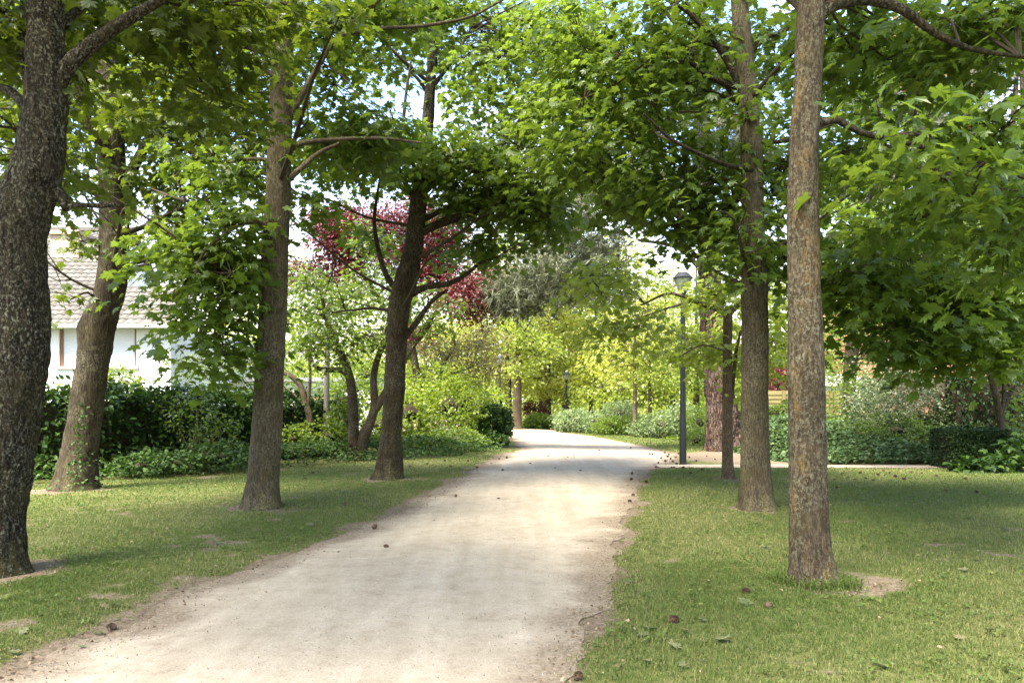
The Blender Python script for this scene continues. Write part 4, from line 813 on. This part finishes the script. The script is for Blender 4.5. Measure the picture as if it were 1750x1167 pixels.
hedge('box_hedge', 'low dark box hedge clipped square at the right end of the ivy bank', [gp(1628, 15.15), gp(1730, 15.1)], .74, .9, 26000, M_YEW, .042, ragged=.035, clipped=True)
bush('broad_leaf_plant', 'broad-leaved green plant spreading in front of the box hedge', 'plant', [(1700, 790, 14.5, 46, 14, .3, 220), (1742, 770, 14.6, 30, 24, .3, 160), (1660, 796, 14.5, 30, 9, .25, 90)], M_LAUREL, .17, MAPLE_M, core=0, sprig=.3)
bush('sapling', 'tuft of leaves at the far right edge under the shrubby tree', 'plant', [(1748, 715, 16.2, 24, 40, .4, 300), (1765, 760, 15.8, 30, 30, .4, 300)], M_SHRUB, .11, core=0, sprig=.3)

def carpet(name, label, fn, n, mat, size, tmpl, box):
    x = rng.uniform(box[0], box[1], n); y = rng.uniform(box[2], box[3], n); h = fn(x, y); ok = h > 0.02
    x, y, h = x[ok], y[ok], h[ok]; n = len(x); g = G()
    z = h * (1 - np.abs(rng.normal(0, .22, n))) ; z = np.maximum(z, .02)
    put_leaves(g, tmpl, np.stack([x, y, z], -1), frames(rng.uniform(0, 2 * PI, n), rng.normal(-.15, .45, n), rng.normal(0, .5, n)), size * rng.uniform(.6, 1.3, n), rng.uniform(0, 1, n))
    o = link(name, g.mesh(name, mat)); return tag(o, label, 'ground cover', kind='stuff')
def left_h(x, y):
    d = y - lawn_back(x) - (fbm(x, y, 2, 91) - .5) * .5
    return np.where((d > 0) & (x < XL(y) - .35), np.clip(.10 + d * .28, 0, .42) * (.5 + fbm(x, y, 1.7, 93)), 0)
carpet('ivy_ground_cover', 'dark ivy and low plants between the left lawn and the laurel hedge', left_h, 90000, M_IVY, .062, IVY, (-15, .3, 10, 23))
def right_h(x, y):
    d = y - side_path(x) - .5 - (fbm(x, y, 2, 95) - .5) * .4
    lim = sstep(5.6, 6.6, x + (fbm(x, y, 1.2, 96) - .5) * 1.0) * (x < 14)
    return np.where((d > 0) & (lim > .05), lim * np.clip(.12 + d * .26, 0, .80) * (.55 + .9 * fbm(x, y, 1.3, 97)), 0)
carpet('ivy_bank', 'pale green ivy bank rising behind the narrow side path', right_h, 62000, leafmat('ivy_bank_leaf', [(.035, .075, .025), (.065, .115, .045), (.13, .18, .085)], (.12, .19, .04), .3, .6, .2), .085, IVY, (5, 14.2, 16, 23.5))
def far_h(x, y):
    d = x - (XR(y) + 1.7 + .6 * fbm(x, y, .8, 98)); return np.where((d > 0) & (y > 21), np.clip(.08 + d * .3, 0, .5) * (.5 + fbm(x, y, 1.1, 99)), 0)
carpet('far_ground_cover', 'low plants along the far right verge', far_h, 16000, M_SHRUB, .12, DIAM, (4, 12, 21, 40))
# ivy on the foot of the crooked maple
b = TR['T2']; g = G(); n = 210
t_ = rng.uniform(0, 1, n) ** 1.5; z = .05 + 1.25 * t_; a = -PI / 2 + .50 + rng.normal(0, .13 + .45 * (1 - t_) ** 3, n); r = .37 + .12 * np.exp(-z / .15) - .07 * np.minimum(z, 1) + .02
pos = np.stack([b[0] + .06 * z + .03 + r * np.cos(a), b[1] + r * np.sin(a), z], -1)
out_leaves(g, pos, np.stack([np.cos(a), np.sin(a), a * 0], -1), .05, IVY, jitter=.5, lo=.2)
tag(link('climbing_ivy', g.mesh('climbing_ivy', M_IVY)), 'ivy creeping up the foot of the crooked maple', 'ivy')

# ------------------------------------------------------------------ houses, fences, posts
M_WALL = plain('white_render', (.74, .74, .73), .9, 6, .05, .1)
M_SHUT = plain('white_shutter', (.72, .74, .77), .5, 3, .03)
M_WOODF = plain('brown_frame', (.23, .115, .055), .6, 20, .25)
M_SILL = plain('stone_sill', (.45, .44, .42), .8)
def tilemat(name, a, b2):
    m, t = nt(name); v = mapping(t, coord='Object')
    n = N(t, 'ShaderNodeTexNoise', {'Vector': v, 'Scale': 3.5, 'Detail': 6, 'Roughness': .75}).outputs['Fac']
    finish(t, mixc(t, .8, ramp(t, n, [(.3, a), (.7, b2)]), ramp(t, N(t, 'ShaderNodeAttribute', attribute_name='rnd').outputs['Fac'], [(0, a), (1, b2)])), .85, noise(t, v, 40), .3)
    return m
M_TILE = tilemat('grey_roof_tile', (.072, .067, .061), (.128, .121, .111))
M_RTILE = tilemat('red_roof_tile', (.17, .075, .042), (.27, .135, .08))
M_BRICK = plain('brick_wall', (.30, .15, .10), .9, 14, .3, .2)
M_CHIM = plain('chimney_brick', (.40, .31, .25), .9, 18, .2, .2)
def roof(g, x0, x1, y0, z0, y1, z1, mat, tw=.26, course=.30, thick=.05):
    """overlapping tiles in courses from the eave (y0, z0) to the ridge (y1, z1)"""
    L = math.hypot(y1 - y0, z1 - z0); d = np.array([(y1 - y0) / L, (z1 - z0) / L]); nrm = np.array([-d[1], d[0]])
    nr = int(L / course); nc = int(abs(x1 - x0) / tw); w = (x1 - x0) / nc
    R, Cc = np.meshgrid(np.arange(nr), np.arange(nc), indexing='ij'); R = R.ravel(); Cc = Cc.ravel()
    cs = L / nr; xs_ = x0 + (Cc + .5 * (R % 2) * 0) * w; n = len(R)
    prof = [(.0, .0), (.30, .035), (.70, .035), (1., .0)]
    V = []
    for k, up in ((0, thick), (1, .012)):
        s = (R + k * 1.05) * cs
        for fx, fz in prof:
            q = fz + up
            V.append(np.stack([xs_ + fx * w * .985, y0 + d[0] * s + nrm[0] * q, z0 + d[1] * s + nrm[1] * q], -1))
    for fx, fz in prof:
        s = R * cs; V.append(np.stack([xs_ + fx * w * .985, y0 + d[0] * s + nrm[0] * (fz - .01), z0 + d[1] * s + nrm[1] * (fz - .01)], -1))
    V = np.stack(V, 1)
    o = (np.arange(n) * 12)[:, None, None]
    F = np.array([(0, 1, 5, 4), (1, 2, 6, 5), (2, 3, 7, 6), (8, 9, 1, 0), (9, 10, 2, 1), (10, 11, 3, 2)])[None] + o
    g.add(V.reshape(-1, 3), F.reshape(-1, 4), mat, np.repeat(rng.uniform(0, 1, n), 12))
    g.add([(x0, y0, z0 - .02), (x1, y0, z0 - .02), (x1, y1, z1 - .02), (x0, y1, z1 - .02)], [(0, 1, 2, 3)], mat)

# white house on the left
DH = 22.0
hx = lambda px, D=DH: (px - CX) / F_PX * D
hz = lambda py, D=DH: CAMH + (HY - py) / F_PX * D
e = empty('white_house', (hx(120), DH, 0), 'white rendered house with a grey tiled roof and closed roller shutter', 'house'); ho = e.location
wx0, wx1, wz0, wz1 = hx(101), hx(233), hz(626), hz(562)
g = G(); X0, X1, ZE = -19.0, hx(292), hz(556)
g.box(X0, wx0, DH, DH + .3, -.2, ZE); g.box(wx1, X1, DH, DH + .3, -.2, ZE); g.box(wx0, wx1, DH, DH + .3, -.2, wz0); g.box(wx0, wx1, DH, DH + .3, wz1, ZE)
g.box(X1 - .3, X1, DH + .3, DH + 7.6, -.2, ZE); g.box(X0, X0 + .3, DH + .3, DH + 7.6, -.2, ZE); g.box(X0 + .3, X1 - .3, DH + 7.3, DH + 7.6, -.2, ZE)
xr = hx(214, 25)
g.add([(xr - .15, DH + .35, ZE), (xr - .15, DH + 7.3, ZE), (xr - .15, DH + 3.8, hz(400, 25.8) - .1)], [(0, 1, 2)])
link('wall', g.mesh('wall', M_WALL, ho), e)
g = G(); ry, rz = DH + 3.8, hz(397, DH + 3.8)
roof(g, X0 - .3, xr, DH - .35, ZE - .02, ry, rz, 0, .22, .22, .035); roof(g, X0 - .3, xr, DH + 7.9, ZE - .02, ry, rz, 0)
y2 = DH + 1.05; z2 = ZE + (rz - ZE) * (y2 - DH + .35) / 4.15
roof(g, xr + .004, X1 + .25, DH - .35, ZE - .02, y2, z2, 0, .22, .22, .035)
g.box(X0 - .3, xr, ry - .12, ry + .12, rz + .03, rz + .14)
g.box(xr + .01, X1 + .25, y2 + .002, y2 + .10, z2 - .1, z2 + .08)
rf = link('roof', g.mesh('roof', M_TILE, ho), e)
g = G(); g.box(hx(92, 24.6), hx(140, 24.6), 24.4, 25.2, hz(520, 24.5), hz(402, 24.5)); g.box(hx(88, 24.6), hx(144, 24.6), 24.3, 25.3, hz(402, 24.5), hz(396, 24.5))
g.box(hx(112, 24.6), hx(121, 24.6), 24.65, 24.85, hz(396, 24.5), hz(382, 24.5))
ch = link('chimney', g.mesh('chimney', M_CHIM, rf.location), rf); ch.location = -ho if False else Vector((0, 0, 0)); ch.matrix_parent_inverse.identity()
ch.data.transform(__import__('mathutils').Matrix.Translation(-ho))
g = G(); g.box(X0 - .3, xr, DH - .46, DH - .36, ZE - .10, ZE + .0); g.box(xr + .01, X1 + .25, DH - .46, DH - .36, ZE - .10, ZE)
link('gutter', g.mesh('gutter', M_SHUT, ho), e)
f = .07
g = G(); g.box(wx0 + f + .004, wx1 - f - .004, DH + .131, DH + .15, wz0, wz1)
wn = link('window', g.mesh('window', M_SHUT, ho), e)
for xa, xb in ((wx0 + .002, wx0 + f), (wx1 - f, wx1 - .002)):
    g = G(); g.box(xa, xb, DH + .05, DH + .16, wz0, wz1); link('jamb', g.mesh('jamb', M_WOODF, ho), wn)
g = G(); ns = 19; hs = (wz1 - wz0) / ns
for k in range(ns): g.box(wx0 + f + .004, wx1 - f - .004, DH + .09, DH + .12 + .008 * (k % 2), wz0 + k * hs + .004, wz0 + (k + 1) * hs - .004)
link('shutter', g.mesh('shutter', M_SHUT, ho), wn)
g = G(); g.box(wx0 - .08, wx1 + .08, DH - .08, DH + .05, wz0 - .07, wz0 - .002); link('sill', g.mesh('sill', M_SILL, ho), wn)
# further white building beyond the hedge
D2 = 27.; g = G()
e = empty('white_outbuilding', (hx(470, D2), D2, 0), 'low white outbuilding with a flat roof beyond the laurel hedge', 'outbuilding'); ho2 = e.location
g.box(hx(365, D2), hx(640, D2), D2, D2 + 4, -.1, hz(652, D2)); link('wall', g.mesh('wall', M_WALL, ho2), e)
g = G(); g.box(hx(362, D2), hx(643, D2), D2 - .2, D2 + 4.2, hz(652, D2) + .003, hz(645, D2)); link('roof', g.mesh('roof', plain('lead_roof', (.20, .21, .23), .6), ho2), e)
g = G(); g.box(hx(352, D2), hx(362, D2), D2 - .05, D2 + .3, -.1, hz(655, D2)); link('drainpipe', g.mesh('drainpipe', plain('red_paint', (.42, .10, .06), .6), ho2), e)
g = G(); g.box(hx(506, D2), hx(552, D2), D2 - .04, D2 - .003, hz(700, D2), hz(664, D2)); link('window', g.mesh('window', plain('dark_glass', (.06, .07, .09), .15), ho2), e)

# tiled house on the right
D3 = 33.; e = empty('brick_house', (hx(1640, D3), D3, 0), 'brick house with an orange-red tiled roof behind the right shrubs', 'house'); h3 = e.location
g = G(); g.box(hx(1440, D3), hx(1960, D3), D3, D3 + 8, -.1, hz(646, D3)); link('wall', g.mesh('wall', M_BRICK, h3), e)
g = G(); roof(g, hx(1425, D3), hx(1975, D3), D3 - .5, hz(650, D3), D3 + 4, hz(520, D3 + 4), 0, .3, .34); roof(g, hx(1425, D3), hx(1975, D3), D3 + 8.5, hz(650, D3), D3 + 4, hz(520, D3 + 4), 0, .3, .34)
link('roof', g.mesh('roof', M_RTILE, h3), e)
for a_, b_ in ((1665, 1700), (1740, 1780)):
    g = G(); g.box(hx(a_, D3), hx(b_, D3), D3 - .06, D3 - .004, hz(700, D3), hz(660, D3)); w_ = link('window', g.mesh('window', M_SHUT, h3), e)
    g = G(); g.box(hx(a_ + 3, D3), hx(b_ - 3, D3), D3 - .075, D3 - .064, hz(697, D3), hz(663, D3)); link('pane', g.mesh('pane', bpy.data.materials['dark_glass'], h3), w_)
D4 = 30.5; e = empty('white_garden_shed', (hx(1435, D4), D4, 0), 'white garden building showing above the wooden fence', 'shed'); h4 = e.location
g = G(); g.box(hx(1385, D4), hx(1432, D4), D4, D4 + 2.2, -.1, hz(660, D4)); g.box(hx(1432, D4), hx(1490, D4), D4, D4 + 2.2, -.1, hz(660, D4)); link('wall', g.mesh('wall', M_WALL, h4), e)
g = G(); V = [(hx(1378, D4), D4 - .2, hz(660, D4) + .004), (hx(1497, D4), D4 - .2, hz(660, D4) + .004), (hx(1497, D4), D4 + 2.4, hz(660, D4) + .5), (hx(1378, D4), D4 + 2.4, hz(660, D4) + .5)]
V = V + [(a_, b_, c_ + .08) for a_, b_, c_ in V]
g.add(V, [(0, 3, 2, 1), (4, 5, 6, 7), (0, 1, 5, 4), (1, 2, 6, 5), (2, 3, 7, 6), (3, 0, 4, 7)]); link('roof', g.mesh('roof', plain('pale_roof', (.50, .50, .50), .7), h4), e)
def wood_fence(name, label, px0, px1, D, ztop, mat, posts):
    x0, x1 = hx(px0, D), hx(px1, D); e = empty(name, ((x0 + x1) / 2, D, 0), label, 'fence'); o = e.location
    g = G(); nb = int(ztop / .13)
    for k in range(nb):
        z = .04 + k * ztop / nb; h = ztop / nb
        g.add([(x0, D, z), (x1, D, z), (x1, D - .022, z), (x0, D - .022, z), (x0, D + .012, z + h * 1.02), (x1, D + .012, z + h * 1.02), (x1, D + .002, z + h * 1.02), (x0, D + .002, z + h * 1.02)],
              [(0, 3, 2, 1), (3, 7, 6, 2), (4, 5, 6, 7), (0, 1, 5, 4), (0, 4, 7, 3), (1, 2, 6, 5)], 0, rng.uniform())
    link('board_panel', g.mesh('board_panel', mat, o), e)
    for p in posts:
        g = G(); x = hx(p, D); g.box(x - .05, x + .05, D - .13, D - .03, -.1, ztop + .06); link('post', g.mesh('post', mat, o), e)
    return e
M_FENCE = plain('treated_fence_wood', (.17, .145, .06), .8, 9, .3, .2, stretch=(.3, 1, 3))
M_OLDF = plain('old_fence_wood', (.15, .115, .055), .9, 9, .4, .2, stretch=(.3, 1, 3))
wood_fence('wooden_fence', 'yellowish fence of horizontal boards behind the right ivy bank', 1300, 1500, 27., 1.66, M_FENCE, [1338, 1418, 1498])
wood_fence('old_slatted_fence', 'weathered slatted fence panel left of the many-stemmed tree', 530, 600, 19.9, 1.38, M_OLDF, [532, 566, 598])
g = G(); q, r = path3([(557, 765, 10), (558, 700, 9.6), (559, 620, 9.2), (560, 540, 8.8), (560, 500, 8.6)], 19.); tube(g, q, r, .2, 14, .015)
tag(link('concrete_post', g.mesh('concrete_post', plain('concrete', (.20, .185, .155), .9, 20, .2, .3), smooth=True)), 'slim pale concrete pole standing behind the bent tree', 'pole')

# ------------------------------------------------------------------ street lamps
M_POST = plain('lamp_post_paint', (.010, .013, .012), .5, 6, .2); M_CAP = plain('lamp_cap_metal', (.022, .025, .028), .45, 6, .15)
m, t = nt('lamp_glass'); p = N(t, 'ShaderNodeBsdfPrincipled', {'Base Color': (.93, .96, .97, 1), 'Roughness': .12, 'Transmission Weight': .8, 'IOR': 1.25}); N(t, 'ShaderNodeOutputMaterial', {'Surface': p.outputs[0]}); M_GLASS = m
M_BULB = plain('lamp_inner', (.75, .76, .74), .4)
def lathe(prof, sides=24):
    g = G(); th = np.linspace(0, 2 * PI, sides, endpoint=False); pr = np.array(prof)
    V = np.stack([pr[:, :1] * np.cos(th), pr[:, :1] * np.sin(th), np.repeat(pr[:, 1:], sides, 1)], -1); n = len(pr)
    i = np.arange(n - 1)[:, None] * sides; j = np.arange(sides)[None]; k = (j + 1) % sides
    g.add(V.reshape(-1, 3), np.stack([i + j, i + k, i + sides + k, i + sides + j], -1).reshape(-1, 4)); return g
def lamp(px, D, label, h, sides=24):
    e = empty('street_lamp', (hx(px, D), D, 0), label, 'street lamp', 'park lamps along the path'); s = 1.0
    hb = h - .44
    link('post', lathe([(.0, -.05), (.072, -.05), (.072, .0), (.07, .9), (.062, .94), (.058, 1.6), (.046, hb - .30), (.044, hb - .12), (.0, hb - .12)], sides).mesh('post', M_POST, smooth=True), e)
    link('collar', lathe([(.0, hb - .14), (.050, hb - .14), (.052, hb - .08), (.085, hb + .0), (.085, hb + .015), (0, hb + .015)], sides).mesh('collar', M_POST, smooth=True), e)
    link('lantern_glass', lathe([(.082, hb + .017), (.10, hb + .04), (.185, hb + .255), (.187, hb + .262), (.18, hb + .262), (.095, hb + .045), (.078, hb + .022)], sides).mesh('lantern_glass', M_GLASS, smooth=True), e)
    link('lamp_tube', lathe([(0, hb + .03), (.028, hb + .03), (.03, hb + .17), (.02, hb + .20), (0, hb + .20)], 12).mesh('lamp_tube', M_BULB, smooth=True), e)
    link('cap', lathe([(0, hb + .264), (.192, hb + .264), (.205, hb + .272), (.205, hb + .292), (.19, hb + .30), (.10, hb + .39), (.06, hb + .405), (0, hb + .405)], sides).mesh('cap', M_CAP, smooth=False), e)
    link('finial', lathe([(.055, hb + .404), (.058, hb + .42), (.045, hb + .44), (.0, hb + .452)], sides).mesh('finial', M_BULB, smooth=True), e)
    return e
lamp(1167, 16.35, 'dark green lamp post with a glass lantern beside the narrow side path', CAMH + (HY - 462) / F_PX * 16.35)
lamp(968, 39.5, 'distant lamp post among the grey-green shrubs at the far right of the bend', CAMH + (HY - 634) / F_PX * 39.5)
lamp(854, 34., 'distant lamp post left of the pale trunk at the bend', CAMH + (HY - 606) / F_PX * 34)

# ------------------------------------------------------------------ pine cones, fallen leaves, a stone or two
def cone_mesh(k):
    r = np.random.default_rng(k); g = G()
    nr, ns = 8, 9
    for i in range(nr):
        f = (i + .5) / nr; rad = .024 * math.sin(PI * min(1, .18 + f * .82)) ** .7; z = -.03 + .062 * f
        for j in range(ns):
            a = 2 * PI * (j + .5 * (i % 2)) / ns + r.normal(0, .08); c, s = math.cos(a), math.sin(a); w = rad * .42
            o = rad * (1.05 + r.normal(0, .06)); zi = z + .004
            V = [(c * rad * .3 - s * w * .5, s * rad * .3 + c * w * .5, z - .006), (c * rad * .3 + s * w * .5, s * rad * .3 - c * w * .5, z - .006), (c * o + s * w, s * o - c * w, zi), (c * (o + .003), s * (o + .003), zi + .006), (c * o - s * w, s * o + c * w, zi)]
            g.add(V, [(0, 1, 2), (0, 2, 3), (0, 3, 4)], 0, .3)
            g.add([(x * .97, y * .97, zz - .004) for x, y, zz in V], [(0, 2, 1), (0, 3, 2), (0, 4, 3)], 0, .3)
    ball(g, (0, 0, .0), (.017, .017, .030), 0, k, 12, 8, .05); me = g.mesh('pine_cone', M_CONE); me.transform(__import__('mathutils').Matrix.Rotation(1.35, 4, 'X')); return me
M_CONE = plain('cone_scales', (.115, .072, .047), .85, 60, .4)
cones = [cone_mesh(k) for k in range(3)]
spots = [(1152, 1070), (1275, 1020), (1313, 1046), (988, 1163), (640, 905), (779, 851), (191, 1077), (852, 857), (906, 795), (937, 782), (952, 776), (970, 784), (981, 783), (992, 808), (949, 803), (859, 806), (853, 786), (866, 784),
         (1080, 812), (1079, 822), (1024, 772), (1078, 767), (1110, 778), (1115, 778), (1136, 775), (1141, 782), (1137, 790), (1125, 793), (1121, 800), (1150, 790), (1146, 786), (1155, 783), (1160, 777), (1156, 795), (1148, 800), (1105, 826), (1082, 848), (1076, 858), (1130, 785), (1143, 778), (1152, 800), (1168, 800),
         (1430, 838), (1545, 822), (1617, 843), (1668, 846), (1500, 815), (1470, 812), (1450, 818), (1480, 820), (1440, 812), (1520, 812), (1530, 818), (1556, 811), (1575, 812), (1462, 822), (1493, 824), (1510, 808), (1426, 822), (1600, 818), (1650, 822),
         (640, 820), (700, 800), (730, 795), (760, 790), (742, 783), (770, 800), (800, 790), (815, 800), (715, 818), (520, 822), (535, 812), (590, 868), (660, 940), (1180, 812), (1200, 806), (1190, 790), (1178, 784), (1172, 779), (1208, 782), (1222, 788)]
CG = 'pine cones lying about'
for k, (px, py) in enumerate(spots):
    D = gd(py); x, y = hx(px, D), D
    on_path = path_dist(np.array([x]), np.array([y]))[0] < 0
    place = ('on the pale gravel path' if on_path and x < XR(y) else 'on the narrow side path') if on_path else ('in the left lawn grass' if x < XL(y) else 'in the right lawn grass')
    size = 'near ' if D < 7 else ('mid-distance ' if D < 14 else 'distant ')
    z = .035 if on_path else float(height_at(np.array([x]), np.array([y]))[0]) + .018
    o = link('pine_cone', cones[k % 3], None, (x, y, z)); o.rotation_euler = (0, 0, rng.uniform(0, 6)); s = rng.uniform(.62, .95); o.scale = (s, s, s)
    tag(o, 'brown ' + size + 'pine cone lying ' + place, 'pine cone', CG + ' ' + place)
m_fl = leafmat('fallen_leaf', [(.10, .125, .05), (.17, .18, .09), (.22, .17, .09)], (.12, .13, .05), .2, .7, .2)
def leaf_mesh(k):
    g = G(); tv, tf = MAPLE; V = tv.copy(); V[:, 1] -= .45
    r = np.random.default_rng(k); V[:, 2] = .16 * V[:, 0] ** 2 * (3 if k % 2 else 1) + .25 * (V[:, 1] ** 2) * r.uniform(-.3, 1) + .05 * np.sin(7 * V[:, 0] + k)
    g.add(V * .085, tf, 0, [.1, .45, .8][k % 3]); return g.mesh('fallen_leaf', m_fl)
fl = [leaf_mesh(k) for k in range(4)]
lspots = [(1273, 1040), (1235, 1104), (1172, 1088), (1112, 1084), (1100, 1095), (1082, 990), (1480, 1050), (1110, 1028), (1250, 920), (1309, 943), (1435, 908), (1510, 903), (1531, 905), (1645, 982), (1710, 890), (1428, 870), (1668, 965), (1690, 1090), (1640, 1100), (1504, 1147), (1201, 1070), (1155, 1115), (1106, 1140), (1168, 1150), (1076, 1000), (1239, 870), (1710, 870), (1720, 910), (1600, 930),
          (139, 1110), (75, 910), (245, 790 + 60), (283, 892), (480, 890), (505, 880), (215, 915), (410, 893), (530, 903), (300, 1008), (265, 1003), (195, 1043), (40, 1090), (180, 1046), (340, 870), (590, 905), (650, 875), (560, 850), (430, 955), (372, 935), (25, 1125)]
for k, (px, py) in enumerate(lspots):
    D = gd(py); x, y = hx(px, D), D; s = rng.uniform(.45, .9) if k > 1 else 1.1
    on_path = path_dist(np.array([x]), np.array([y]))[0] < 0
    left = x < 0; tone = ['pale green', 'dull green', 'yellowish'][(k % 4) % 3]
    o = link('fallen_leaf', fl[k % 4], None, (x, y, (.03 if on_path else float(height_at(np.array([x]), np.array([y]))[0]) + .018))); o.scale = (s, s, s); o.rotation_euler = (rng.normal(0, .2), rng.normal(0, .2), rng.uniform(0, 6))
    pl = 'on the gravel edge' if on_path else ('on the left lawn' if left else 'on the right lawn')
    tag(o, tone + ' curled leaf fallen ' + pl, 'leaf', tone + ' fallen leaves ' + pl)

# ------------------------------------------------------------------ sky, sun, camera
SUN_AZ, SUN_EL = math.radians(-145), math.radians(58)           # measured from straight ahead towards the right
w = bpy.data.worlds.new('World'); SC.world = w; w.use_nodes = True; t = w.node_tree; t.nodes.clear()
sky = N(t, 'ShaderNodeTexSky', sky_type='NISHITA', sun_disc=False, sun_elevation=SUN_EL, sun_rotation=SUN_AZ, altitude=50., air_density=1.0, dust_density=2.0, ozone_density=1.2)
tc = N(t, 'ShaderNodeTexCoord').outputs['Generated']
mp = N(t, 'ShaderNodeMapping', {'Vector': tc, 'Scale': (1, 1, 1.7)}).outputs[0]
cl = ramp(t, N(t, 'ShaderNodeTexNoise', {'Vector': mp, 'Scale': 3.2, 'Detail': 8, 'Roughness': .58}).outputs['Fac'], [(.54, 0.), (.72, 1.)])
z = N(t, 'ShaderNodeSeparateXYZ', {0: tc}).outputs['Z']
cl = mixc(t, ramp(t, z, [(.05, .0), (.30, 1.)]), (.8, .8, .8), cl)
col = mixc(t, cl, sky.outputs[0], (5.6, 5.3, 4.7))
bg = N(t, 'ShaderNodeBackground', {'Color': col, 'Strength': .12}); N(t, 'ShaderNodeOutputWorld', {'Surface': bg.outputs[0]})
sl = bpy.data.lights.new('sun', 'SUN'); sl.energy = 4.3; sl.angle = math.radians(24); sl.color = (1., .91, .75)
so = bpy.data.objects.new('sun', sl); COL.objects.link(so)
sd = Vector((math.sin(SUN_AZ) * math.cos(SUN_EL), math.cos(SUN_AZ) * math.cos(SUN_EL), math.sin(SUN_EL)))
so.rotation_euler = sd.to_track_quat('Z', 'Y').to_euler(); so.location = sd * 60
cam = bpy.data.cameras.new('camera'); cam.lens = 28; cam.sensor_width = 36; cam.shift_y = (HY - 583.5) / 1750; cam.clip_end = 1500; cam.clip_start = .05
co = bpy.data.objects.new('camera', cam); COL.objects.link(co); co.location = (0, 0, CAMH); co.rotation_euler = (PI / 2, 0, 0)
SC.camera = co
SC.view_settings.view_transform = 'Standard'; SC.view_settings.look = 'None'; SC.view_settings.gamma = 1; SC.view_settings.exposure = 2.56
cy = SC.cycles; cy.max_bounces = 7; cy.diffuse_bounces = 4; cy.glossy_bounces = 2; cy.transmission_bounces = 4; cy.use_denoising = True
cy.sample_clamp_indirect = 6.0; cy.caustics_reflective = False; cy.caustics_refractive = False
